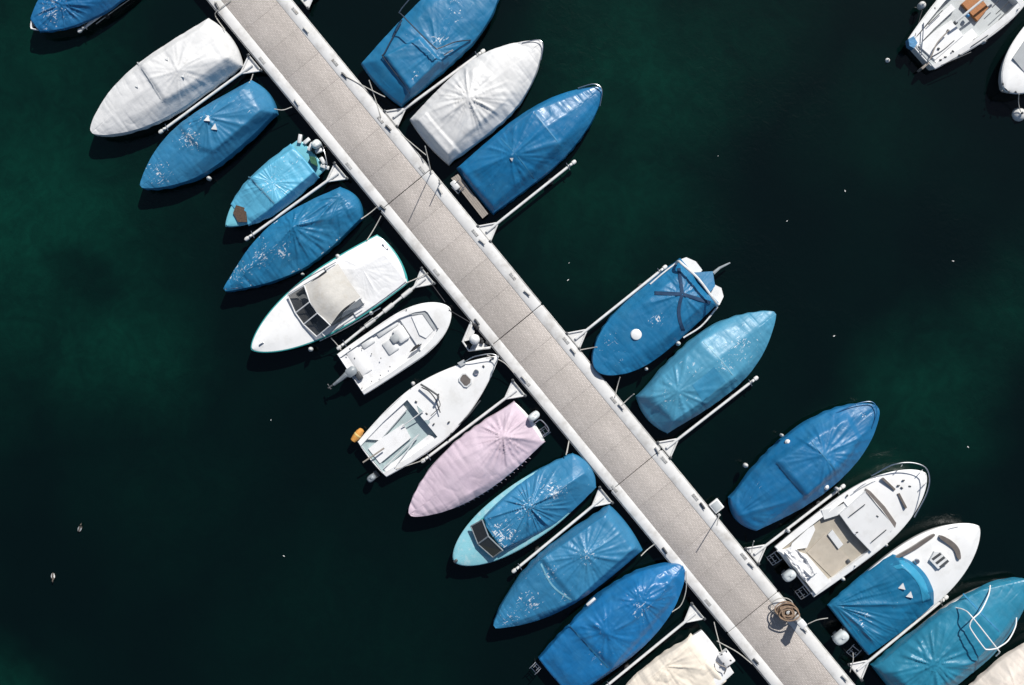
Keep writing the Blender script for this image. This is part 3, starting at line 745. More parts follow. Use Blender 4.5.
zb, zt = .93, 1.32
for i in range(3):
    fr = b.pane('windscreen_pane', [(*base[i], zb), (*base[i + 1], zb), (*top[i + 1], zt), (*top[i], zt)], GLASS, .02)
mb = MB()
for i in range(4): mb.tube([b.loc(*base[i], zb + .02), b.loc(*top[i], zt + .02)], .026, 6)
mb.tube([b.loc(*q, zb + .02) for q in base], .028, 6); mb.tube([b.loc(*q, zt + .02) for q in top], .024, 6)
mb.build('windscreen_frame', WHITE, b.root)
# canopy: three cross rows
rows = [[c5(340, 290), c5(368, 372), c5(412, 440), c5(480, 496)], [c5(422, 248), c5(452, 318), c5(492, 376), c5(540, 420)], [c5(516, 176), c5(556, 240), c5(596, 300), c5(634, 352)]]
zz = [[1.28, 1.36, 1.36, 1.28], [1.40, 1.50, 1.50, 1.40], [1.16, 1.24, 1.24, 1.16]]
def patch(b, name, rows, zz, m, nu=8, nv=14, th=.015, wr=.0, seed=1):
    R = [[b.loc(*q, z) for q, z in zip(r, zr)] for r, zr in zip(rows, zz)]
    RR = [spline(r, nv) for r in R]; k = len(RR[0]); C = [spline([r[i] for r in RR], nu) for i in range(k)]
    rnd = random.Random(seed); vs = []; fs = []; n2 = len(C[0])
    for i in range(k):
        for j in range(n2): vs.append(C[i][j] + Vector((0, 0, rnd.uniform(-wr, wr))))
    n = len(vs); vs += [v - Vector((0, 0, th)) for v in vs]
    for i in range(k - 1):
        for j in range(n2 - 1):
            q = (i * n2 + j, i * n2 + j + 1, (i + 1) * n2 + j + 1, (i + 1) * n2 + j); fs += [q, tuple(a + n for a in q[::-1])]
    bd = [i * n2 for i in range(k)] + [(k - 1) * n2 + j for j in range(1, n2)] + [i * n2 + n2 - 1 for i in range(k - 2, -1, -1)] + [j for j in range(n2 - 2, 0, -1)]
    for i in range(len(bd)):
        a, c = bd[i], bd[(i + 1) % len(bd)]; fs.append((a, c, c + n, a + n))
    return mesh_obj(name, vs, fs, m, b.root, 60)
patch(b, 'canopy', rows, zz, CREAMC, wr=.003)
for q0, q1 in (((480, 498), (640, 360)), ((500, 512), (655, 385)), ((470, 545), (560, 455))):
    b.tube_px('canopy_strut', [(*c5(*q0), .9), (*c5(*q1), 1.1)], .014, STEEL)
b.pane('side_curtain', [(*c5(530, 465), .86), (*c5(655, 395), .86), (*c5(632, 360), 1.2), (*c5(545, 432), 1.25)], GREYC, .01)
for px, py, sz in ((c5(390, 510) + ((.4, .5),)), (c5(330, 380) + ((.4, .5),))): b.boxp('seat', px, py, .25, .72, sz, GREYC, bev=.05)
b.boxp('steering_console', *c5(365, 450), .25, .85, (.22, .7), DARKM, bev=.04)
b.tube_px('grab_rail', [(*c5(255, 328), .86), (*c5(340, 262), .98), (*c5(505, 170), .92)], .016, STEEL)
b.tube_px('grab_rail', [(*c5(420, 585), .8), (*c5(560, 515), .92), (*c5(740, 410), .85)], .016, STEEL)
b.boxp('stern_fitting', *c5(758, 95), .6, .78, (.22, .3), STEEL, bev=.02)
b.boxp('bow_cleat', *c5(112, 600), .88, .95, (.2, .05), STEEL, bev=.01)
fender(*c5(513, 138), .72, 'white fender on upper side of the white cruiser with cream canopy')
fender(*c5(369, 628), .72, 'white fender near bow on lower side of the white cruiser')
fender(*c5(688, 437), .72, 'white fender amidships on teal lower side of the white cruiser', r=.07)

# small open white boat, bow to the dock
b = Boat('open_boat', 'small open white boat with centre console, bow towards dock, engine tilted', (449.5, 308.5), (350.5, 374.5), 25, wt=.96, tm=.5, p=2.4, q=.62, bulge=0, fs=.55, fb=.75)
c6 = lambda x, y: (320 + x / 6.228, 290 + y / 6.228)
b.deck([(0, .84, .50), (.10, .84, .50), (.101, .84, .46), (.3, .84, .47), (.60, .80, .50), (.601, .80, .60), (.74, .72, .63), (.82, .6, .66), (.83, None, 0)] + [(t, None, 0) for t in b.ts(10, .85, .995)], WHITE, .03, floor=WHITE2, rim=.12)
b.boxp('centre_console', *c6(505, 275), .38, .66, (.42, .55), WHITE, bev=.04)
b.boxp('helm_seat', *c6(440, 350), .38, .56, (.45, .5), OFFW, bev=.03)
b.boxp('seat_cushion', *c6(468, 300), .54, .67, (.34, .3), GREYC, bev=.04)
b.boxp('side_locker', *c6(420, 240), .38, .56, (.9, .22), OFFW, bev=.03)
b.boxp('side_locker', *c6(300, 330), .38, .54, (.5, .22), OFFW, bev=.03)
b.boxp('stern_bench', *c6(240, 440), .38, .53, (.5, 1.1), WHITE2, bev=.03)
b.slab('bow_cushion', [c6(545, 135), c6(640, 112), c6(655, 125), c6(722, 240), c6(712, 252), c6(640, 150), c6(560, 155)], .58, .69, GREYC)
b.slab('bow_seat', [c6(570, 165), c6(635, 150), c6(705, 255), c6(660, 300), c6(620, 280)], .58, .67, WHITE)
b.slab('dark_paddle', [c6(556, 388), c6(585, 352), c6(622, 332), c6(634, 340), c6(606, 362), c6(580, 380)], .74, .76, DARK)
b.tube_px('paddle_shaft', [(*c6(618, 340), .77), (*c6(634, 328), .77)], .02, OFFW)
mb = MB()
for x, y in ((165, 405), (185, 365), (212, 425), (258, 365), (318, 398), (378, 425), (435, 478), (375, 532), (318, 570), (258, 612), (538, 125), (735, 240)):
    p = b.loc(*c6(x, y), .70); zt = .54 if 200 < x < 330 else b.zg(min(1, p.x / b.L)) + .03; mb.box((p.x, p.y, zt + .012), (.05, .035, .03), x, bev=.006)
mb.build('deck_fittings', DARKM, b.root)
ob = b.boxp('outboard_motor', *c6(190, 510), .50, .92, (.42, .34), GREYM, bev=.09)
b.tube_px('tilted_leg', [(*c6(165, 525), .80), (*c6(125, 560), .72), (*c6(85, 590), .60)], [.10, .075, .05], GREYM, smooth=0, parent=ob)
p = b.loc(*c6(68, 600), .58); mb = MB()
for k in range(3):
    a = k * 2.09; mb.box((p.x - .05, p.y + .09 * math.cos(a), .58 + .09 * math.sin(a)), (.03, .10, .09), 0, bev=.008)
mb.tube([(p.x - .12, p.y, .58), (p.x + .1, p.y, .58)], .035, 8); mb.build('propeller', DARKM, ob)
b.boxp('engine_clamp', *c6(240, 535), .45, .68, (.2, .3), DARKM, bev=.02, parent=ob)
b.tube_px('side_groove', [(*c6(300, 610), .52), (*c6(560, 470), .58), (*c6(700, 340), .66)], .012, DARK)

# white half-decked sailing boat
b = Boat('sailing_boat', 'white half-decked boat with brown hatch and grey cockpit, bow at dock', (498, 356.5), (372, 459.5), 30, wt=.74, tm=.42, p=1.75, q=.92, bulge=.05, fs=.55, fb=.8)
c7 = lambda x, y: (345 + x / 4.725, 345 + y / 4.725)
b.deck([(0, .80, .50), (.035, .80, .50), (.036, .80, .40), (.2, .80, .40), (.40, .80, .40), (.401, None, 0)] + [(t, None, 0) for t in b.ts(16, .42, .995)], WHITE, .07, floor=GREENGREY, rim=.12)
b.slab('bench', [c7(265, 270), c7(292, 305), c7(165, 450), c7(95, 445), c7(120, 410)], .38, .53, WHITE2)
b.slab('bench', [c7(395, 425), c7(445, 445), c7(290, 560), c7(210, 610), c7(180, 585), c7(300, 500)], .38, .53, WHITE2)
b.slab('engine_box', [c7(275, 372), c7(310, 440), c7(165, 560), c7(110, 490), c7(165, 445)], .38, .55, WHITE2)
b.slab('companionway', [c7(340, 285), c7(385, 330), c7(402, 365), c7(392, 378), c7(352, 330)], .45, .74, GREENGREY)
b.tube_px('bench_edge', [(*c7(292, 306), .53), (*c7(165, 452), .53)], .02, GREYD, smooth=0)
b.tube_px('boat_hook', [(*c7(270, 385), .66), (*c7(370, 312), .84)], .022, OFFW, smooth=0)
b.tube_px('oar', [(*c7(185, 580), .62), (*c7(345, 425), .66)], .02, OFFW, smooth=0)
b.tube_px('oar', [(*c7(235, 580), .62), (*c7(350, 420), .68)], .018, OFFW, smooth=0)
b.tube_px('tiller', [(*c7(85, 555), .74), (*c7(130, 525), .78), (*c7(185, 487), .76)], .03, WOOD)
h = b.slab('fore_hatch', [c7(552, 133), c7(572, 132), c7(601, 160), c7(599, 180), c7(578, 200), c7(562, 198), c7(538, 170), c7(538, 155)], .76, .875, OFFW)
b.slab('hatch_glass', [c7(556, 140), c7(570, 139), c7(594, 163), c7(592, 178), c7(576, 192), c7(565, 191), c7(545, 168), c7(545, 157)], .875, .888, BROWNG, h)
p = b.loc(*c7(620, 128), .9); MB().lathe((p.x, p.y, .84), [(.10, 0), (.10, .09), (.07, .12), (.0, .12)], 14).build('mushroom_vent', STEEL, b.root)
ms = b.tube_px('mast_stub', [(*c7(440, 250), .84), (*c7(440, 243), 1.25)], .045, DARKM, smooth=0)
b.tube_px('lowered_spar', [(*c7(358, 186), .95), (*c7(395, 208), 1.05), (*c7(436, 236), 1.15)], .035, DARKM, parent=ms)
b.tube_px('rigging_line', [(*c7(362, 200), .9), (*c7(398, 220), .98), (*c7(430, 262), .96), (*c7(450, 320), .92)], .02, ROPED, parent=ms)
b.tube_px('rigging_line', [(*c7(440, 250), 1.0), (*c7(448, 290), .95), (*c7(405, 335), .92)], .014, ROPED, parent=ms)
mb = MB()
for x, y in ((335, 268), (385, 325), (418, 375), (500, 420), (490, 365), (440, 235), (655, 100), (688, 70), (700, 60)):
    p = b.loc(*c7(x, y), .85); t = min(1, p.x / b.L); mb.box((p.x, p.y, b.zg(t) + .09), (.09, .05, .07), x, bev=.01)
mb.build('deck_fittings', DARKM, b.root)
b.tube_px('bow_rail', [(*c7(560, 82), .84), (*c7(610, 55), 1.1), (*c7(690, 42), 1.15), (*c7(722, 60), 1.15), (*c7(705, 100), 1.1), (*c7(690, 150), .86)], .018, STEEL)
b.tube_px('rub_strake', [(*c7(440, 448), .62), (*c7(560, 355), .68), (*c7(640, 262), .74)], .025, DARKM)
b.slab('anchor_pad', [c7(530, 85), c7(562, 68), c7(570, 90), c7(548, 102)], .80, .845, GREYC)
lb = tag(empty('marker_buoy', W(*c7(60, 425), .5)), 'orange and yellow buoy lashed to stern of half-decked white boat', 'buoy')
a = b.rz
MB().lathe((0, 0, 0), [(.03, -.30), (.11, -.27), (.14, -.1), (.14, .12), (.1, .25), (.03, .28)], 14, (math.cos(a + .2), math.sin(a + .2), .1)).build('body', ORANGE, lb)
MB().lathe((0, 0, .0), [(.142, -.04), (.148, -.03), (.148, .03), (.142, .04)], 14, (math.cos(a + .2), math.sin(a + .2), .1)).build('yellow_band', mat('yellow_plastic', (.75, .55, .2), .5, .1, 5), lb)
b.outboard(c7(122, 632)[0], c7(122, 632)[1], (.34, .26), .62, GREYM)
fender(*c7(320, 182), .75, 'small fender on upper side of the half-decked white boat', r=.07)

# pink covered boat
b = Boat('motor_boat', 'pale pink covered boat with scalloped hem and outboard at the dock', (410, 514), (531, 421), 29.5, wt=.84, tm=.40, p=2.0, q=.72, bulge=.08, fs=.6, fb=.8)
b.deck([(t, None, 0) for t in b.ts(4, 0, .08)], WHITE, .0)
b.cover([(503.5, 436.5, 1.38), (478, 464, 1.28), (452, 462, 1.08), (476, 490, 1.08)], cover_mat('cover_pale_pink', (.54, .435, .505), rough=.6, white=(.75, .7, .73), seed=6, stains=stain(b, (450, 490, 40, .35))), t0=.015, peaks=[(503.5, 436.5)], amp=.11, seed=21, R=.75, skirt=.28, fold=.045, low=.02, sh=.16)
b.outboard(534, 416.5, (.46, .30), 1.0)
for i in range(17):
    t = .16 + .036 * i; p = b.pt(t, 1 if b.loc(540, 470, .6).y > 0 else -1, .45); sg = 1 if p.y > 0 else -1
    MB().prism([(p.x - .035, p.y + sg * .02), (p.x + .055, p.y + sg * .0), (p.x - .08, p.y + sg * .17)], [p.z - .04] * 3, [p.z + .06, p.z + .06, p.z + .0]).build('hem_tab', b.root.children[-3].data.materials[0] if False else bpy.data.materials['cover_pale_pink'], b.root)
b.ladder(545, 431, .5, .3, .3, math.pi)
b.tube_px('stern_rail', [(535, 423, .7), (541, 420, .85), (549, 430, .85), (543, 436, .7)], .018, STEEL)

# pale teal boat with blue cover and dark windscreen
b = Boat('cabin_boat', 'pale teal boat with blue cover over stern and dark windscreen showing', (454.5, 561), (583, 472), 28.5, wt=.66, tm=.42, p=2.4, q=.62, bulge=.25, fs=.6, fb=.75, hull=TEALH, rail=TEALD)
c9 = lambda x, y: (440 + x / 5.27, 445 + y / 5.27)
b.deck([(t, None, 0) for t in b.ts(18, 0, .995)], TEALD, .06)
b.slab('cabin_trunk', [c9(300, 340), c9(225, 385), c9(180, 425), c9(205, 520), c9(285, 590), c9(330, 555), c9(430, 490)], .6, 1.0, TEALH)
b.cover([(*c9(470, 320), 1.52), (*c9(700, 190), 1.28), (*c9(765, 150), 1.05), (*c9(232, 390), 1.36), (*c9(335, 548), 1.36), (*c9(420, 480), 1.28)], cover_mat('cover_faded_blue', B3, stain(b, (*c9(330, 470), 28, .9), (*c9(600, 240), 22, .9), (*c9(460, 330), 30, .6)), .25, seed=7), t1=.70, peaks=[c9(470, 320)], amp=.10, seed=25, R=1.0, skirt=.22, zfront=1.22, ve=.74, sh=.12)
base = [c9(163, 428), c9(200, 522), c9(280, 592)]; top = [c9(222, 395), c9(255, 482), c9(330, 555)]
for i in range(2): b.pane('windscreen_pane', [(*base[i], 1.0), (*base[i + 1], 1.0), (*top[i + 1], 1.38), (*top[i], 1.38)], DKGLASS, .02)
mb = MB()
for i in range(3): mb.tube([b.loc(*base[i], 1.02), b.loc(*top[i], 1.40)], .03, 6)
mb.tube([b.loc(*q, 1.02) for q in base], .028, 6); mb.tube([b.loc(*q, 1.40) for q in top], .026, 6); mb.build('windscreen_frame', GREYM, b.root)
b.boxp('bow_cleat', *c9(82, 612), .76, .86, (.16, .10), DARKM, bev=.02)

b = Boat('motor_boat', 'blue covered boat with star shaped creases between teal boat and bright blue boat', (494.5, 626), (626, 528.5), 31, wt=.90, tm=.4, p=2.0, q=.85, bulge=.10, fs=.6, fb=.8)
b.cover([(586, 554, 1.50), (541, 560, 1.30), (575, 601, 1.30), (557, 581, 1.38), (607, 514, 1.15), (635, 548, 1.15)], cover_mat('cover_star_blue', B3, stain(b, (586, 554, 22, .8), (530, 602, 26, .8), (552, 572, 22, .7), (565, 595, 16, .7), (512, 618, 20, .7)), .2, seed=8), peaks=[(586, 554)], amp=.075, seed=31, R=1.0, skirt=.30, steps=[([(540, 558), (605, 511), (635, 550), (576, 602)], .14)])
b.seam([(537, 557), (552, 586), (577, 605)], SEAMP, .9)

b = Boat('motor_boat', 'bright blue covered boat with pale boxy ridge, bow touching the dock', (683, 567), (556, 679), 34, wt=.74, tm=.45, p=2.3, q=.75, bulge=.05, fs=.55, fb=.8)
b.cover([(637, 586, 1.32), (672, 579, 1.08), (594, 624, 1.36), (613, 641, 1.32), (655, 602, 1.28), (569, 626, 1.06), (612, 670, 1.06)], cover_mat('cover_bright_blue', (.011, .14, .34), stain(b, (600, 632, 20, .5), (640, 606, 30, .7), (600, 655, 20, .6), (660, 590, 20, .5)), .15, rough=.34, seed=9), peaks=[(606, 632), (640, 600)], amp=.05, seed=35, R=.8, skirt=.42, sh=.20, steps=[([(572, 628), (636, 584), (672, 578), (676, 598), (613, 669)], .12), ([(593, 625), (637, 588), (668, 580), (672, 586), (609, 638)], .12)])
b.seam([(566, 622), (590, 648), (614, 674)], SEAMB)
b.ladder(535, 668, .5, .3, .3, math.pi)
b.boxp('stern_step', 591, 602, .5, .62, (.4, .1), OFFW, bev=.02)

b = Boat('motor_boat', 'cream covered boat with white transom and outboard at bottom edge of dock', (598, 742), (719, 651), 31, wt=.90, tm=.4, p=2.1, q=.85, bulge=.02, fs=.65, fb=.85)
b.deck([(t, None, 0) for t in b.ts(4, 0, .16)], WHITE, .0)
b.cover([(676, 658, 1.12), (655, 675, 1.18), (690, 640, 1.0), (712, 668, .95)], cover_mat('cover_cream', (.72, .645, .54), rough=.7, white=(.40, .28, .18), stains=stain(b, (708, 655, 20, .45), (690, 640, 30, .35)), seed=10), t0=.085, peaks=[(665, 668)], amp=.05, seed=41, skirt=.18, fold=.06, low=.04, sh=.10)
mb = MB()
b.boxp('outboard_motor', 727, 659, .55, .92, (.42, .50), WHITE, bev=.03)
for x, y in ((722, 655), (727, 652), (731, 661), (724, 664), (729, 667)):
    p = b.loc(x, y, 1.0); mb.box((p.x, p.y, .925), (.07, .05, .03), x, bev=.008)
mb.build('engine_latches', DARKM, b.root)
b.tube_px('tow_rail', [(716, 662, .8), (720, 665, 1.0), (726, 668, 1.0), (724, 674, .8)], .02, WOOD)

# ---- right side of the dock
b = Boat('motor_boat', 'blue covered boat with dark hoop frame at the top right of dock', (501, -29), (381, 84), 33.5, wt=.86, tm=.5, p=2.2, q=.8, bulge=.12, fs=.65, fb=.85)
c1 = lambda x, y: (350 + x / 6.227, y / 6.227)
b.cover([(*c1(240, 330), 1.05), (*c1(420, 235), 1.08), (*c1(370, 545), 1.05), (*c1(560, 380), 1.08), (450, 30, 1.05), (*c1(300, 430), 1.12)], cover_mat('cover_mid_blue', (.012, .145, .295), stain(b, (*c1(560, 240), 16, .9), (*c1(410, 480), 12, .8), (455, 12, 24, .7), (440, 35, 30, .4)), .16, seed=11), peaks=[(436, 50)], amp=.04, seed=45, skirt=.35, blocks=[([(*c1(218, 345), 1.22), (*c1(430, 238), 1.26), (*c1(552, 375), 1.26), (*c1(372, 552), 1.22)], .95)], sh=.26)
fr = b.tube_px('hoop_and_shadow_tube', [(414, -6, .85), (400, 11, 1.45), (403, 16, 1.62), (433, 46, 1.62), (439, 48, 1.58), (455, 42, 1.3), (471, 40, .85)], .022, NAVY)
b.tube_px('frame_joint', [(444, 55, 1.2), (449, 52, 1.25), (453, 50, 1.2)], .03, STEEL, parent=fr)
b.tube_px('hoop_and_shadow_tube', [(402, 20, .95), (385, 52, 1.10), (384, 58, 1.10), (407, 88, 1.02), (410, 94, .9)], .022, NAVY)  # dark tube laid where the hoop's shadow falls on the cover

b = Boat('motor_boat', 'white covered boat with star creases between two blue boats right of dock', (541.5, 43), (429, 140.5), 34, wt=.86, tm=.45, p=2.0, q=.85, bulge=.10, fs=.6, fb=.85)
b.cover([(468.7, 99, 1.52), (473, 69, 1.24), (501, 103, 1.22), (425, 112, 1.10), (452, 147, 1.10)], cover_mat('cover_grey_white', (.62, .62, .615), rough=.6, white=(.45, .45, .43), seed=12), peaks=[(468.7, 99)], amp=.10, seed=51, R=.85, skirt=.38, fold=.05, blocks=[([(417, 121, 1.12), (426, 113, 1.16), (455, 147, 1.16), (447, 155, 1.12)], .85)], sh=.30, steps=[([(426, 114), (470, 69), (490, 74), (500, 93), (499, 110), (452, 146)], .11)])
b.tube_px('bow_rail', [(522, 43, .86), (538, 40, .96), (543, 45, .96), (541, 60, .86)], .02, STEEL)
p = b.on_cover(476.5, 110); MB().prism([(p.x - .06, p.y - .1), (p.x + .08, p.y), (p.x - .06, p.y + .08)], p.z - .03, [p.z, p.z + .03, p.z + .08]).build('vent_flap', OFFW, b.root)

b = Boat('motor_boat', 'vivid blue covered boat with teak stern platform on right of dock', (601, 90), (475, 190), 31.5, wt=.93, tm=.4, p=2.1, q=.75, bulge=.04, fs=.48, fb=.85, hull=BLUEH)
c3 = lambda x, y: (390 + x / 3.114, 30 + y / 3.114)
b.cover([(*c3(378, 390), 1.46), (*c3(445, 252), 1.32), (*c3(526, 352), 1.30), (*c3(487, 303), 1.42), (462, 174, .75), (492, 206, .75), (*c3(615, 205), .97)], cover_mat('cover_vivid_blue', (.009, .135, .30), stain(b, (*c3(310, 480), 16, .5), (*c3(560, 250), 30, .35)), .10, rough=.36, seed=13), peaks=[(*c3(378, 390),)], amp=.06, seed=55, R=1.1, skirt=.35, fold=.03, sh=.26, steps=[([(459, 169), (533, 108), (562, 146), (493, 209)], .09)])
b.seam([c3(438, 240), c3(487, 303), c3(534, 362)], SEAMB)
b.seam([c3(340, 330), c3(400, 395), c3(455, 470)], SEAMB, .5)
plat = [c3(190, 462), c3(212, 448), c3(306, 572), c3(288, 587)]
for k in range(4):
    f0, f1 = k / 4 + .012, (k + 1) / 4 - .012
    L2 = lambda A, B, t: (A[0] + (B[0] - A[0]) * t, A[1] + (B[1] - A[1]) * t)
    b.slab('platform_plank', [L2(plat[0], plat[1], f0), L2(plat[0], plat[1], f1), L2(plat[3], plat[2], f1), L2(plat[3], plat[2], f0)], .40, .46, WOOD)
b.ladder(458.5, 187, .45, .32, .36, .1)
b.boxp('platform_locker', 455, 185, .46, .55, (.22, .35), OFFW, bev=.03)
b.tube_px('bow_rail', [(578, 88, .88), (594, 84, .98), (602, 90, .98), (600, 106, .88)], .018, STEEL)
p = b.on_cover(*c3(380, 402)); MB().prism([(p.x - .05, p.y - .07), (p.x + .06, p.y), (p.x - .05, p.y + .07)], p.z - .03, [p.z - .01, p.z + .03, p.z + .06]).build('vent_flap', OFFW, b.root)

# boat with arch and round buoy
b = Boat('motor_boat', 'blue covered boat with grey arch bar and white round hatch, bow at dock', (596, 370), (700, 280.5), 32, wt=.92, tm=.45, p=2.6, q=.62, bulge=0, fs=.6, fb=.72)
c4 = lambda x, y: (580 + x / 5.27, 250 + y / 5.27)
cm = cover_mat('cover_arch_blue', (.011, .145, .305), stain(b, (*c4(400, 370), 13, 1.0), (*c4(590, 185), 12, .6), (*c4(160, 490), 18, .7), (*c4(240, 580), 18, .5)), .14, seed=14)
b.cover([(*c4(540, 232), 1.42), (*c4(297, 445), 1.0)], cm, peaks=[c4(540, 232)], amp=.05, seed=61, R=.8, skirt=.40)
b.slab('stern_sponson', [c4(515, 55), c4(560, 38), c4(610, 60), c4(645, 105), c4(620, 140), c4(575, 120)], .15, .55, WHITE)
b.slab('stern_sponson', [c4(705, 180), c4(745, 200), c4(757, 245), c4(735, 290), c4(700, 280), c4(690, 230)], .15, .55, WHITE)
b.slab('engine_cover', [c4(600, 118), c4(700, 112), c4(712, 190), c4(680, 230), c4(620, 160)], .45, [.78, .72, .72, .85, .9], cm)
b.tube_px('outboard_leg', [(*c4(700, 125), .65), (*c4(735, 95), .5), (*c4(790, 68), .3)], [.07, .05, .03], GREYM, smooth=0)
ar = b.tube_px('arch_bar', [(*c4(505, 75), .65), (*c4(520, 60), 1.2), (*c4(545, 80), 1.36), (*c4(620, 148), 1.42), (*c4(690, 240), 1.36), (*c4(722, 285), 1.1), (*c4(720, 295), .65)], .05, ALU)
for q in [(520, 95), (392, 226), (688, 278), (545, 425)]:
    dx, dy = q[0] - 540, q[1] - 232; l = math.hypot(dx, dy); nx, ny = -dy / l * 9, dx / l * 9; rw = []
    for sg in (-1, 1):
        rw.append([c4(540 + dx * f - (22 * math.sin(f * 3.14) if q[0] == 545 else 0) + sg * nx, 232 + dy * f + sg * ny) for f in (0.02, .25, .5, .75, 1)])
    b.drape('shade_strip', rw, SHADE, .022, 4, 2, .05)  # dark strips standing in for arch shadow and crease shade round the peak
p = b.on_cover(*c4(297, 445)); MB().lathe((p.x, p.y, p.z - .06), [(.20, 0), (.215, .05), (.19, .10), (.10, .13), (.0, .135)], 22).build('round_hatch', WHITE, b.root)
b.tube_px('side_rail', [(*c4(370, 180), .72), (*c4(440, 120), .72), (*c4(505, 70), .68)], .03, ALU)
b.tube_px('side_rail', [(*c4(545, 462), .70), (*c4(640, 400), .70), (*c4(725, 300), .68)], .03, ALU)
fender(*c4(520, 493), .7, 'white fender on right side of blue boat with arch bar')
fender(*c4(352, 628), .7, 'small fender near bow of blue boat with arch bar', r=.06)

b = Boat('motor_boat', 'faded pale blue covered boat with pointed bow towards open water', (774, 313), (653, 415), 32.5, wt=.72, tm=.5, p=2.0, q=.85, bulge=.22, fs=.6, fb=.85)
c5b = lambda x, y: (560 + x / 3.114, 240 + y / 3.114)
b.cover([(*c5b(365, 470), 1.42), (*c5b(500, 362), 1.40), (*c5b(442, 312), 1.24), (*c5b(545, 426), 1.24), (*c5b(300, 440), 1.0), (*c5b(380, 560), 1.0)], cover_mat('cover_pale_blue', (.06, .25, .385), stain(b, (*c5b(510, 390), 16, .8), (*c5b(560, 330), 30, .7), (*c5b(330, 500), 30, .5), (*c5b(410, 400), 22, .5)), .24, seed=15), peaks=[c5b(365, 470)], amp=.055, seed=65, R=.9, skirt=.32, fold=.03, steps=[([(640, 396), (700, 338), (737, 380), (682, 427)], .10)])
b.seam([c5b(432, 300), c5b(494, 365), c5b(553, 438)], SEAMP, .6)
b.drape('sewn_panel', [[c5b(412, 452), c5b(446, 424), c5b(480, 395)], [c5b(445, 505), c5b(480, 472), c5b(515, 440)]], cover_mat('cover_patch_blue', (.035, .21, .36), (), .2, seed=15.5), .008, 8, 12)

b = Boat('motor_boat', 'blue covered boat with stepped cabin shape beside white boat with beige cockpit', (876.5, 407), (744, 515), 34, wt=.60, tm=.46, p=2.3, q=.72, bulge=.30, fs=.6, fb=.85)
c6b = lambda x, y: (710 + x / 3.114, 390 + y / 3.114)
b.cover([(*c6b(315, 155), 1.50), (*c6b(388, 243), 1.50), (*c6b(208, 224), 1.30), (*c6b(300, 328), 1.30), (*c6b(250, 275), 1.38), (*c6b(405, 142), 1.10), (*c6b(446, 205), 1.10), (*c6b(92, 393), .92)], cover_mat('cover_stepped_blue', (.010, .135, .305), stain(b, (*c6b(480, 80), 22, .7), (*c6b(250, 250), 18, .4), (*c6b(170, 310), 16, .35)), .13, seed=16), peaks=[c6b(90, 395), c6b(352, 200)], amp=.05, seed=71, R=1.2, skirt=.36, sh=.22, steps=[([(775, 460), (812, 436), (848, 416), (861, 440), (840, 470), (807, 497)], .14), ([(810, 437), (836, 470), (807, 497), (775, 460)], .06)])
b.seam([c6b(195, 212), c6b(250, 280), c6b(305, 338)], SEAMB, .9)
b.seam([c6b(300, 140), c6b(350, 200), c6b(398, 258)], SEAMB, .6)
for q in ((242, 162), (362, 302)):
    p = b.on_cover(*c6b(*q)); MB().lathe((p.x, p.y, p.z - .05), [(.10, 0), (.10, .06), (.04, .12)], 10).build('vent_cap', WHITE, b.root)
fender(*c6b(113, 236), .75, 'white fender on upper side of stepped blue covered boat')
fender(*c6b(226, 142), .8, 'small white fender by cabin of stepped blue covered boat', r=.06)
b.tube_px('bow_rail', [(836, 413, .9), (856, 404, 1.0), (872, 402, 1.02), (877, 412, 1.02), (872, 428, .95)], .018, BLUEH)

# white cabin boat with beige cockpit
b = Boat('cabin_boat', 'white cabin boat with open beige cockpit and bow rail', (923, 473), (795, 572), 33, wt=.95, tm=.4, p=2.5, q=.70, bulge=.0, fs=.65, fb=.95)
c7b = lambda x, y: (765 + x / 4.417, 455 + y / 4.417)
b.deck([(0, .84, .60), (.13, .84, .60), (.131, .84, .58), (.3, .84, .60), (.50, .84, .62), (.501, None, 0)] + [(t, None, 0) for t in b.ts(16, .53, .995)], WHITE, .10, floor=BEIGE, rim=.13)
cab = b.slab('cabin_roof', [c7b(330, 262), c7b(448, 160), c7b(520, 245), c7b(572, 320), c7b(470, 428), c7b(390, 345)], .75, [.93, 1.12, 1.15, 1.12, .93, .94], WHITE)
b.slab('front_window', [c7b(450, 150), c7b(466, 160), c7b(530, 228), c7b(580, 300), c7b(575, 322), c7b(518, 248), c7b(446, 165)], .9, [1.10, 1.06, 1.06, 1.06, 1.10, 1.16, 1.135], BROWNG, cab)
for q0, q1 in (((372, 272), (442, 218)), ((470, 385), (536, 330))): b.tube_px('roof_rail', [(*c7b(*q0), 1.02), (*c7b((q0[0] + q1[0]) / 2, (q0[1] + q1[1]) / 2), 1.08), (*c7b(*q1), 1.14)], .018, DARKM, parent=cab)
b.slab('deck_window', [c7b(514, 105), c7b(524, 100), c7b(577, 150), c7b(572, 158)], .95, 1.055, BROWNG)
b.slab('deck_window', [c7b(585, 172), c7b(595, 168), c7b(628, 232), c7b(620, 238)], .95, 1.06, BROWNG)
b.slab('cockpit_table', [c7b(278, 352), c7b(298, 330), c7b(346, 395), c7b(325, 415)], .55, .70, OFFW)
b.slab('floor_hatch', [c7b(185, 430), c7b(268, 345), c7b(370, 455), c7b(300, 545)], .54, .617, mat('tan_carpet', (.46, .41, .34), .9, .12, 6, .006, 70, dirt=(.3, .26, .2), dirt_amt=.5, dscale=3))
b.slab('side_seat', [c7b(215, 310), c7b(222, 330), c7b(185, 410), c7b(110, 420), c7b(120, 390), c7b(190, 325)], .5, .72, WHITE)
b.slab('side_moulding', [c7b(250, 245), c7b(330, 225), c7b(400, 180), c7b(440, 160), c7b(335, 262), c7b(262, 285)], .5, .80, OFFW)
b.slab('stern_locker', [c7b(60, 425), c7b(110, 415), c7b(185, 440), c7b(290, 560), c7b(225, 615), c7b(150, 520)], .5, .78, WHITE)
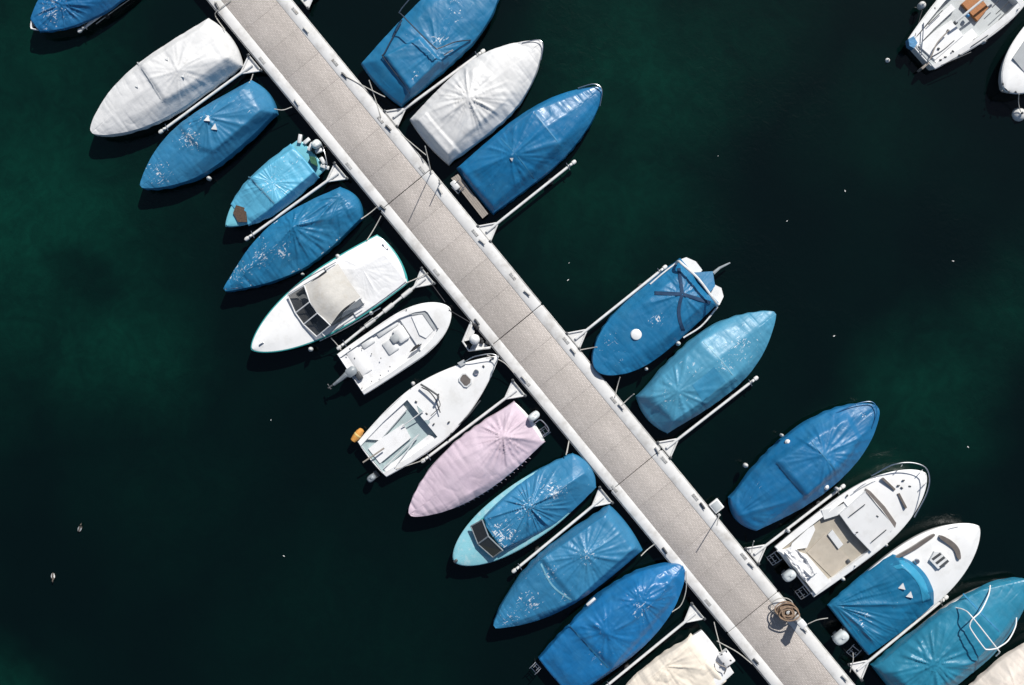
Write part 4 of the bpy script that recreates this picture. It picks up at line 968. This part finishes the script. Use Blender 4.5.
A = [b.loc(*c7b(*q), .8) for q in ((52, 425), (125, 405), (185, 445), (235, 530), (185, 560), (130, 510))]
vs = []; NN = 46; rs = np.random.RandomState(4)
gx, gy = np.meshgrid(np.linspace(0, 1, NN), np.linspace(0, 1, NN), indexing='ij')
hz_ = .10 + .16 * (1 - np.abs(2 * vnoise(gx * 5 + gy * 3, gy * 4, 77) - 1)) ** 2 + .08 * (1 - np.abs(2 * vnoise(gx * 11, gy * 7 + gx * 4, 78) - 1)) ** 2
hz_ *= np.clip(np.minimum(np.minimum(gx, 1 - gx), np.minimum(gy, 1 - gy)) / .08, .1, 1)
for i in range(NN):
    for j in range(NN):
        u, v = gx[i, j], gy[i, j]; e0 = A[0].lerp(A[5], u * 2) if u < .5 else A[5].lerp(A[4], u * 2 - 1); e1 = A[1].lerp(A[2], u * 2) if u < .5 else A[2].lerp(A[3], u * 2 - 1)
        p = e0.lerp(e1, v); vs.append((p.x + .04 * math.sin(v * 9 + u * 5), p.y + .03 * math.sin(u * 14), .72 + float(hz_[i, j])))
mesh_obj('folded_tarpaulin', vs, [(i * NN + j, i * NN + j + 1, (i + 1) * NN + j + 1, (i + 1) * NN + j) for i in range(NN - 1) for j in range(NN - 1)], WTARP, b.root, 180)
b.slab('dark_well', [c7b(185, 470), c7b(215, 500), c7b(212, 520), c7b(180, 485)], .7, .80, DARKM)
b.boxp('small_box', *c7b(368, 470), .58, .66, (.14, .14), DARKM, bev=.01)
b.outboard(*c7b(112, 537), (.50, .36), 1.0)
b.ladder(*c7b(165, 605), .45, .36, .40, .0); b.ladder(*c7b(40, 455), .45, .36, .40, .0)
b.tube_px('bow_rail', [(*c7b(470, 92), .95), (*c7b(560, 45), 1.35), (*c7b(640, 33), 1.42), (*c7b(705, 52), 1.45), (*c7b(727, 100), 1.45), (*c7b(715, 170), 1.4), (*c7b(660, 275), 1.0)], .022, STEEL)
for q in ((600, 50), (690, 72), (705, 130)): b.tube_px('rail_post', [(*c7b(*q), .96), (*c7b(q[0] + 6, q[1] - 6), 1.4)], .018, STEEL, smooth=0)
b.tube_px('grab_rail', [(*c7b(390, 165), 1.0), (*c7b(440, 128), 1.08), (*c7b(497, 103), 1.02)], .014, STEEL)
mb = MB()
for x, y in ((368, 182), (590, 135), (612, 112), (640, 138), (605, 145), (495, 270), (405, 342)):
    p = b.loc(*c7b(x, y), 1.05); mb.box((p.x, p.y, 1.04 if x > 500 else (1.08 if x in (495, 405) else .90)), (.09, .05, .06), x, bev=.01)
mb.build('deck_fittings', DARKM, b.root)
for i, (x, y, d) in enumerate(((105, 337, 'near stern on upper side'), (322, 152, 'by the cabin on upper side'), (537, 398, 'by the cabin on lower side'), (397, 488, 'amidships on lower side'), (348, 550, 'near stern on lower side'))):
    fender(*c7b(x, y), .75, f'white fender {d} of the boat with beige cockpit', r=.07)

# white boat with blue cockpit cover and two triangles
b = Boat('cabin_boat', 'white boat with blue cockpit cover, two white triangles and striped hatch', (976.5, 526), (850, 629), 33.5, wt=.90, tm=.42, p=2.4, q=.72, bulge=.02, fs=.65, fb=.9)
c8 = lambda x, y: (820 + x / 4.28, 510 + y / 4.28)
b.deck([(0.0, .86, .4), (.30, .8, .4), (.301, None, 0)] + [(t, None, 0) for t in b.ts(20, .32, .995)], WHITE, .12, rim=.12, cv=.72)
cm8 = cover_mat('cover_cockpit_blue', (.009, .145, .285), stain(b, (*c8(190, 470), 28, .75), (*c8(300, 380), 18, .5)), .10, seed=17)
b.cover([(*c8(395, 275), 1.50), (*c8(350, 232), 1.42), (*c8(465, 355), 1.42), (*c8(250, 290), 1.12), (*c8(405, 440), 1.10), (*c8(70, 415), .8)], cm8, t1=.49, peaks=[c8(75, 420)], amp=.07, seed=75, R=2.0, skirt=.16, fold=.03, zfront=.98, fbul=.42, ve=.92, sh=.20, lift=.09)
b.drape('cover_band', [[c8(300, 232), c8(362, 216), c8(440, 290), c8(474, 384)], [c8(326, 252), c8(366, 256), c8(422, 322), c8(440, 396)]], cover_mat('cover_band_blue', (.03, .26, .43), (), .15, seed=18), .014, 8, 6)
triangles(b, [c8(350, 328), c8(383, 364)], WHITE)
def strip(b, name, pts, w, z, m, th=.012):
    P = spline([b.loc(*p, z) for p in pts], 6); n = len(P); vs = []
    for i, p in enumerate(P):
        d = P[min(i + 1, n - 1)] - P[max(i - 1, 0)]; nn = Vector((-d.y, d.x, 0)).normalized() * w * (.35 + .65 * math.sin(math.pi * i / (n - 1)) ** .4); t = min(1, max(0, p.x / b.L))
        vs += [p + nn, p - nn, p + nn - Vector((0, 0, .12)), p - nn - Vector((0, 0, .12))]
    fs = [(0, 1, 3, 2), (4 * n - 4, 4 * n - 2, 4 * n - 1, 4 * n - 3)]
    for i in range(n - 1):
        a = 4 * i; fs += [(a, a + 1, a + 5, a + 4), (a, a + 4, a + 6, a + 2), (a + 1, a + 3, a + 7, a + 5), (a + 2, a + 6, a + 7, a + 3)]
    mb = MB(); mb.add(vs, fs); return mb.build(name, m, b.root, 30)
strip(b, 'side_window', [c8(320, 208), c8(400, 165), c8(450, 132), c8(492, 105)], .07, .97, BROWNG)
strip(b, 'front_window', [c8(512, 112), c8(556, 140), c8(585, 170), c8(598, 212)], .10, 1.045, BROWNG)
hz = 1.06
ht = b.slab('deck_hatch', [c8(490, 178), c8(520, 180), c8(550, 215), c8(545, 232), c8(505, 252), c8(470, 215)], .9, 1.07, OFFW)
for k in range(3):
    o_ = k * 17; b.slab('hatch_slat', [c8(478 + o_ * .95, 208 + o_), c8(500 + o_ * .95 + 14, 182 + o_ * .9), c8(507 + o_ * .95 + 14, 190 + o_ * .9), c8(486 + o_ * .95, 216 + o_)], 1.07, 1.085, DARKM, ht)
p = b.loc(*c8(415, 220), 1.05); MB().lathe((p.x, p.y, .99), [(.10, 0), (.10, .07), (.07, .10), (0, .10)], 14).build('round_vent', STEEL, b.root)
b.outboard(*c8(95, 552), (.58, .42), .98); b.ladder(*c8(143, 602), .45, .34, .4, .2)
b.boxp('deck_fitting', *c8(280, 237), .78, .9, (.14, .08), DARKM, bev=.015)
b.tube_px('bow_chock', [(*c8(555, 75), .98), (*c8(600, 64), 1.0)], .014, STEEL, smooth=0)

# teal covered boat with white frame
b = Boat('motor_boat', 'teal covered boat with white tubular frame at right bottom', (1027, 581), (895, 692), 35, wt=.93, tm=.45, p=2.1, q=.8, bulge=.03, fs=.65, fb=.85)
c9b = lambda x, y: (860 + x / 5.957, 570 + y / 5.957)
b.cover([(*c9b(430, 555), 1.50), (*c9b(620, 150), 1.30), (*c9b(845, 380), 1.30), (*c9b(730, 265), 1.38), (882, 674, .95), (1010, 592, 1.0)], cover_mat('cover_teal_blue', (.020, .185, .295), (), .12, rough=.38, seed=19), peaks=[c9b(430, 555)], amp=.10, seed=81, R=1.1, skirt=.36, steps=[([(881, 668), (962, 594), (1003, 637), (922, 702)], .11)])
b.seam([c9b(602, 128), c9b(730, 265), c9b(862, 398)], SEAMB)
fr = b.tube_px('tubular_frame', [(*c9b(545, 220), 1.1), (*c9b(620, 238), 1.6), (*c9b(672, 285), 1.95), (*c9b(815, 466), 1.95), (*c9b(830, 490), 1.6), (*c9b(810, 512), 1.0)], .024, WHITE, smooth=8)
b.tube_px('frame_loop', [(*c9b(672, 288), 1.95), (*c9b(656, 320), 1.93), (*c9b(662, 355), 1.92), (*c9b(735, 458), 1.92), (*c9b(760, 474), 1.93), (*c9b(815, 468), 1.95)], .024, WHITE, parent=fr)
b.tube_px('frame_leg', [(*c9b(675, 288), 1.95), (*c9b(722, 240), 1.75), (*c9b(765, 150), 1.3), (*c9b(776, 92), .95)], .024, WHITE, parent=fr)
b.tube_px('frame_leg', [(*c9b(815, 468), 1.95), (*c9b(882, 420), 1.75), (*c9b(925, 340), 1.3), (*c9b(932, 285), .95)], .024, WHITE, parent=fr)

b = Boat('motor_boat', 'cream covered boat cut off by the bottom right corner', (1085, 632), (960, 739), 34, wt=.9, tm=.45, p=2.2, q=.8, fs=.65, fb=.85)
b.cover([(1015, 690, 1.2), (1040, 665, 1.15)], cover_mat('cover_pale_cream', (.66, .59, .52), rough=.7, white=(.5, .42, .35), seed=20), peaks=[(1015, 690)], amp=.03, seed=85, skirt=.2)

# sailing boat in the top right corner
b = Boat('sailing_boat', 'white sailing boat with orange wooden panel in top right corner', (1048, -57), (923, 53), 33, wt=.60, tm=.5, p=2.0, q=.85, bulge=.05, fs=.55, fb=.8)
ca = lambda x, y: (880 + x / 5.27, y / 5.27)
b.deck([(0, .78, .50), (.05, .78, .50), (.051, .78, .30), (.3, .80, .30), (.55, .80, .30), (.62, .80, .30), (.621, None, 0)] + [(t, None, 0) for t in b.ts(12, .65, .995)], WHITE, .12, floor=GREYD, rim=.10)
b.slab('bench', [ca(375, 20), ca(398, 45), ca(285, 150), ca(195, 245), ca(185, 205), ca(270, 110)], .31, .52, WHITE2)
b.slab('bench', [ca(485, 148), ca(515, 185), ca(450, 250), ca(300, 335), ca(275, 310)], .31, .52, WHITE2)
b.slab('stern_deck', [ca(375, 105), ca(440, 185), ca(290, 315), ca(205, 240), ca(280, 170)], .31, .57, WHITE)
pan = b.slab('wooden_panel', [ca(432, 18), ca(505, -45), ca(572, 40), ca(515, 110)], .31, .48, ORWOOD)
b.tube_px('sail_boom', [(*ca(400, 115), .95), (*ca(545, -5), 1.15), (*ca(700, -140), 1.3)], .045, OFFW, smooth=0)
b.tube_px('tiller', [(*ca(265, 310), .72), (*ca(300, 230), .78), (*ca(362, 160), .80)], .025, WOOD)
b.tube_px('jib_sheet', [(*ca(270, 300), .62), (*ca(330, 265), .6), (*ca(392, 212), .6)], .013, ROPED)
b.tube_px('side_rail', [(*ca(215, 300), .62), (*ca(225, 200), .65), (*ca(230, 120), .66)], .02, STEEL, smooth=0)
for q0, q1 in (((590, 40), (625, 5)), ((610, 75), (680, 10)), ((625, 105), (700, 30)), ((320, 345), (480, 275)), ((480, 245), (570, 185)), ((255, 130), (330, 55))):
    b.tube_px('deck_track', [(*ca(*q0), .66), (*ca(*q1), .68)], .016, DARKM, smooth=0)
b.slab('blue_stern_bag', [ca(150, 205), ca(178, 190), ca(198, 225), ca(180, 255), ca(155, 240)], .35, .70, mat('blue_cloth', (.08, .25, .45), .7, .3, 9, .02, 14))
b.boxp('rudder', *ca(240, 345), .0, .55, (.35, .08), WOOD, bev=.015)
b.boxp('winch', *ca(465, 80), .48, .62, (.12, .12), BLUEH, bev=.02); b.boxp('winch', *ca(400, 118), .35, .6, (.14, .14), DARKM, bev=.02)
mb = MB()
for x, y in ((310, 255), (320, 315), (360, 160), (385, 270), (290, 45), (420, 290), (345, 300)):
    p = b.loc(*ca(x, y), .62); mb.box((p.x, p.y, .60), (.09, .06, .07), x, bev=.01)
mb.build('deck_fittings', DARKM, b.root)
fender(*ca(553, 218), .68, 'grey fender on lower side of the sailing boat with wooden panel', r=.06)
fender(*ca(725, 50), .72, 'fender by right frame edge on sailing boat with wooden panel', r=.06)
fender(*ca(228, 22), .60, 'large white fender beside sailing boat at the top edge', r=.13, h=.4)

b = Boat('motor_boat', 'white boat bow with grey deck panel at the right frame edge', (1003, 92), (1112, -19), 33, wt=.9, tm=.45, p=2.6, q=.62, fs=.6, fb=.8)
b.deck([(t, None, 0) for t in b.ts(16, 0, .995)], WHITE, .08)
b.slab('deck_panel', [(1013, 58), (1026, 74), (1044, 60), (1040, 30), (1028, 36)], .7, .90, GREYC)
for px, py in ((1002, 91), (1009, 92), (1016, 92), (1015, 80), (1021, 75), (1003, 84)):
    p = b.loc(px, py, .86); MB().box((p.x, p.y, b.zg(min(1, p.x / b.L)) + .06), (.09, .05, .05), px, bev=.01).build('deck_cleat', DARKM, b.root)

# ------------------------------------------------------------------ fenders and buoys elsewhere
fender(208, 178, .55, 'small white fender below blue boat with two triangles', r=.08)
fender(302, 274, .6, 'tiny white fender below the deeply creased blue boat', r=.05)
for x, y, z, lab in ((1020, 114, .12, 'white round mooring buoy floating at the right frame edge'), (888, 60, .06, 'small white float on the water near sailing boat stern')):
    p = W(x, y, z); o = tag(empty('mooring_buoy', (p.x, p.y, 0)), lab, 'buoy'); r = .26 if z > .1 else .09
    MB().lathe((0, 0, 0), [(.02, -r * .6), (r * .7, -r * .45), (r, 0), (r * .85, r * .5), (r * .4, r * .85), (.03, r * .95), (.03, r * 1.25)], 18).build('body', FEND, o, 60)
    MB().lathe((0, 0, r * 1.2), [(r * .12, 0), (r * .2, .02), (r * .12, .06)], 10).build('eye', DARKM, o)

# ------------------------------------------------------------------ mooring ropes
R_ = [
    ([(381, 216, .55), (367, 240, .7)], 'pale rope from dock cleat to stern of white cruiser', 0),
    ([(428, 273, .5), (406, 283, .7)], 'pale rope from boom bracket to teal stern quarter of cruiser', 0),
    ([(377, 207, .55), (361, 219, .8)], 'short rope from dock to stern of creased blue boat', 0),
    ([(292, 107, .55), (283, 110, .6), (274, 109, .8)], 'rope from dock to stern of blue boat with two triangles', 0),
    ([(253, 74, .45), (251, 80, .5), (249, 83, .8)], 'short rope under boom bracket to blue boat with triangles', 0),
    ([(231, 0, .55), (217, 11, .55), (216, 17, .3), (225, 30, .7)], 'rope from dock corner to stern of large white covered boat', 0),
    ([(344, 75, .55), (385, 97, .8)], 'rope crossing from dock to blue boat with dark hoop', 0),
    ([(381, 117, .55), (369, 80, .75)], 'rope from boom bracket up to blue boat with dark hoop', 0),
    ([(401, 134, .5), (426, 155, .8)], 'thin rope from dock towards white covered boat stern', 0),
    ([(431, 172, .55), (425, 146, .85)], 'pale taut line from dock edge to white covered boat', 0),
    ([(446, 196, .5), (467, 220, .35)], 'thin dark line hanging below the teak platform', 1),
    ([(580, 350, .55), (597, 347, .75)], 'short pale rope from boom bracket to blue boat with arch', 0),
    ([(615, 397, .55), (620, 377, .6)], 'pale rope from dock up to bow of blue boat with arch', 0),
    ([(622, 405, .55), (634, 394, .8)], 'short rope from dock cleat to faded pale blue boat', 0),
    ([(567, 453, .55), (569, 441, .5), (566, 455, .8)], 'thin rope from dock to stern of pale teal boat', 0),
    ([(655, 544, .55), (641, 556, .8)], 'short rope from dock to stern of boat with star creases', 0),
    ([(686, 571, .9), (686, 590, .7), (681, 605, .6), (672, 612, .6)], 'slack rope hanging from bow of bright blue boat', 0),
    ([(714, 622, .5), (722, 652, .85)], 'rope from boom bracket to cream covered boat', 0),
    ([(752, 664, .55), (737, 652, .45), (717, 641, .75)], 'long rope from dock to transom of cream covered boat', 0),
    ([(808, 624, .55), (817, 620, .7), (828, 618, .8)], 'white rope from dock to boat with blue cockpit cover', 0),
    ([(850, 672, .55), (853, 661, .7), (853, 653, .75)], 'short rope from boom bracket to swim ladder of white boat', 0),
    ([(752, 553, .6), (754, 541, .85)], 'short upright line by boom bracket near stepped blue boat', 0),
    ([(487, 355, .9), (503, 362, .7), (514, 373, .55)], 'bow line from half-decked white boat to boom bracket', 0),
    ([(424, 460, .5), (412, 464, .5), (396, 469, .6)], 'line from boom tip to stern of half-decked white boat', 0),
    ([(449, 310, .8), (471, 323, .55)], 'thin line from small open boat bow to pile bracket', 1),
    ([(431, 283, .5), (445, 302, .7)], 'thin line from boom bracket to small open boat bow', 1),
    ([(331, 338, .75), (341, 350, .5)], 'short line from cruiser side to boom tip', 0),
    ([(915, 36, .6), (920, 18, .45), (924, 4, .5)], 'line from sailing boat stern to big white fender', 1),
    ([(1019, 94, .8), (1021, 112, .3)], 'line from white bow down to round mooring buoy', 0),
    ([(133, -3, .3), (112, 12, .25), (96, 24, .35)], 'thin rope beside boom at top left boat', 0),
]
for pts, lab, dk in R_: rope(pts, lab, .018 if not dk else .013, ROPED if dk else ROPE)

# ------------------------------------------------------------------ things on the dock
# pile in its guide frame on the left edge
g = tag(empty('mooring_pile', W(472.5, 336, .5)), 'white capped pile in dark hexagonal guide frame left of dock', 'pile'); g.location.z = 0
cp = lambda x, y: W(440 + x / 5.71, 300 + y / 5.71, .5) - Vector((g.location.x, g.location.y, 0))
out = [cp(178, 125), cp(130, 238), cp(165, 288), cp(285, 272), cp(300, 255), cp(200, 130)]
cen = sum(out, Vector()) / 6
fr = MB().tube([Vector((p.x, p.y, .46)) for p in out], .045, 8, True).build('guide_frame', ALU, g)
MB().prism([((p.x - cen.x) * .95 + cen.x, (p.y - cen.y) * .95 + cen.y) for p in [out[0], out[1], cen * .6 + out[1] * .4, cen * .6 + out[0] * .4]], .40, .43).build('guide_plate', ALU, g)
MB().prism([((p.x - cen.x) * .95 + cen.x, (p.y - cen.y) * .95 + cen.y) for p in [out[2], out[3], cen * .6 + out[3] * .4, cen * .6 + out[2] * .4]], .40, .43).build('guide_plate', ALU, g)
pp = cp(200, 225); pp.z = 0
MB().lathe((pp.x, pp.y, 0), [(.17, -1.2), (.17, 1.0)], 20).build('post', DARKM, g)
MB().lathe((pp.x, pp.y, 1.0), [(.19, 0), (.19, .10), (.12, .20), (.0, .24)], 20).build('cap', WHITE, g)
for q in ((200, 145), (232, 225), (165, 262), (270, 245), (215, 160), (240, 240)):
    v = cp(*q); MB().box((v.x, v.y, .50), (.14, .12, .14), q[0], bev=.02).build('roller', DARK, g)

# square platform box with its pole
bx = tag(empty('utility_box', W(716.5, 506, .5), DROT), 'small square white box with grey lid on outer dock edge', 'box'); bx.location.z = .40
MB().box((0, 0, .07), (.42, .40, .14), 0, bev=.02).build('body', WHITE, bx)
MB().box((0, 0, .148), (.32, .30, .014), 0, bev=.004).build('lid', GREYD, bx)
def pole(px, py, h, label, lean=(0, 0), r=.018, m=GALV):
    p = W(px, py, .5); o = tag(empty('thin_pole', (p.x, p.y, .5)), label, 'pole')
    MB().tube([(0, 0, 0), (lean[0] / 2, lean[1] / 2, h / 2), (lean[0], lean[1], h)], r, 8).build('shaft', m, o)
    MB().box((0, 0, .012), (.1, .1, .024), DROT, bev=.005).build('foot', GALV, o)
    return o
pole(719, 515, 1.35, 'thin pole beside small square box on dock edge', (-.30, -.18))
pole(440, 183, .95, 'thin short pole on dock edge near teak platform', (0, 0))
pole(431, 173, 2.2, 'tall thin pole on dock edge by white covered boat', (.05, .15), .015)

# service pedestal and hose coil near the lower end of the dock
q = W(796, 618, .5)
pd = tag(empty('service_pedestal', (q.x, q.y, .47), DROT), 'white service pedestal on dock beside tangled tan hose', 'pedestal')
MB().box((0, 0, .03), (.36, .30, .06), 0, bev=.01).build('base', GALV, pd)
MB().box((0, 0, .50), (.27, .22, .90), 0, bev=.03).build('body', WHITE, pd)
MB().box((0, 0, .99), (.31, .26, .08), 0, bev=.03).build('cap', WHITE, pd)
for k in (-1, 1): MB().box((.06 * k, -.12, .7), (.09, .03, .12), 0, bev=.01).build('socket', GREYM, pd)
q = W(784, 609, .5)
hc = tag(empty('hose_coil', (q.x, q.y, .49)), 'tangled tan hose coil hung on short post at dock joint', 'hose')
MB().lathe((0, 0, 0), [(.09, 0), (.05, .03), (.045, .62), (.06, .64), (.0, .66)], 12).build('post', GALV, hc)
rr = random.Random(11)
for k in range(18):
    R0 = rr.uniform(.14, .37); zc = .26 + .022 * k; ph = rr.uniform(0, 6.3); tl = rr.uniform(-.25, .25); ox, oy = rr.uniform(-.07, .07), rr.uniform(-.07, .07); e = rr.uniform(.65, 1)
    P = [(ox + R0 * math.cos(a) * (1 + .08 * math.sin(3 * a + ph)), oy + R0 * e * math.sin(a), zc + tl * R0 * math.cos(a + ph) + .03 * math.sin(2 * a + ph)) for a in [2 * math.pi * i / 28 for i in range(28)]]
    MB().tube(P, .026, 6, True).build('hose_loop', HOSE, hc)
P = [(-.1 + .42 * math.cos(a), .12 + .34 * math.sin(a), .03 + .25 * max(0, math.sin(a * .9))) for a in [i * .2 for i in range(24)]]
MB().tube(P, .02, 6).build('loose_end', ROPE, hc)

# ------------------------------------------------------------------ birds and floating bits on the water
def bird(px, py, rz, label):
    p = W(px, py, .08); o = tag(empty('water_bird', (p.x, p.y, 0), rz), label, 'bird'); o.scale = (.72,) * 3
    prof = [(-.22, .01, .10), (-.17, .05, .09), (-.08, .095, .07), (.02, .10, .07), (.10, .07, .09), (.13, .045, .14), (.15, .035, .19), (.19, .04, .215), (.225, .03, .21), (.25, .012, .20), (.29, .006, .195)]
    vs = []; n = 12
    for x, r, z in prof:
        for k in range(n):
            a = 2 * math.pi * k / n; vs.append((x, r * math.cos(a), z + r * .8 * math.sin(a)))
    fs = [tuple(range(n))[::-1], tuple(range(len(vs) - n, len(vs)))] + [(i * n + k, i * n + (k + 1) % n, (i + 1) * n + (k + 1) % n, (i + 1) * n + k) for i in range(len(prof) - 1) for k in range(n)]
    mesh_obj('body', vs, fs, DUCKM, o, 80)
    for sg in (-1, 1):
        MB().prism([(-.20, sg * .05), (-.06, sg * .10), (.06, sg * .085), (.0, sg * .045)], .09, [.115, .12, .125, .15]).build('wing', FEND if px < 60 else GREYC, o)
bird(80, 528, 1.2, 'small dark water bird swimming, the upper right of the pair at left')
bird(53, 577, -1.5, 'small water bird with pale wings swimming, the lower left of the pair')
for i, (px, py) in enumerate([(284, 556), (834, 336), (953, 261), (787, 221), (718, 156), (845, 191), (968, 447), (569, 263), (568, 280), (271, 420)]):
    p = W(px, py, .0); rr = random.Random(i); a = rr.uniform(0, 3.1); l = rr.uniform(.02, .048); w = l * rr.uniform(.35, .6)
    o = empty('floating_feather', (p.x, p.y, 0), a); o['label'] = 'tiny pale feather or scrap floating on the dark water'; o['category'] = 'floating scrap'; o['group'] = 'pale scraps on the water'
    MB().prism([(-l, 0), (-l * .3, -w), (l, -w * .3), (l * .9, w * .4), (-l * .2, w)], .002, [.012, .02, .012, .02, .016]).build('blade', FEND, o)
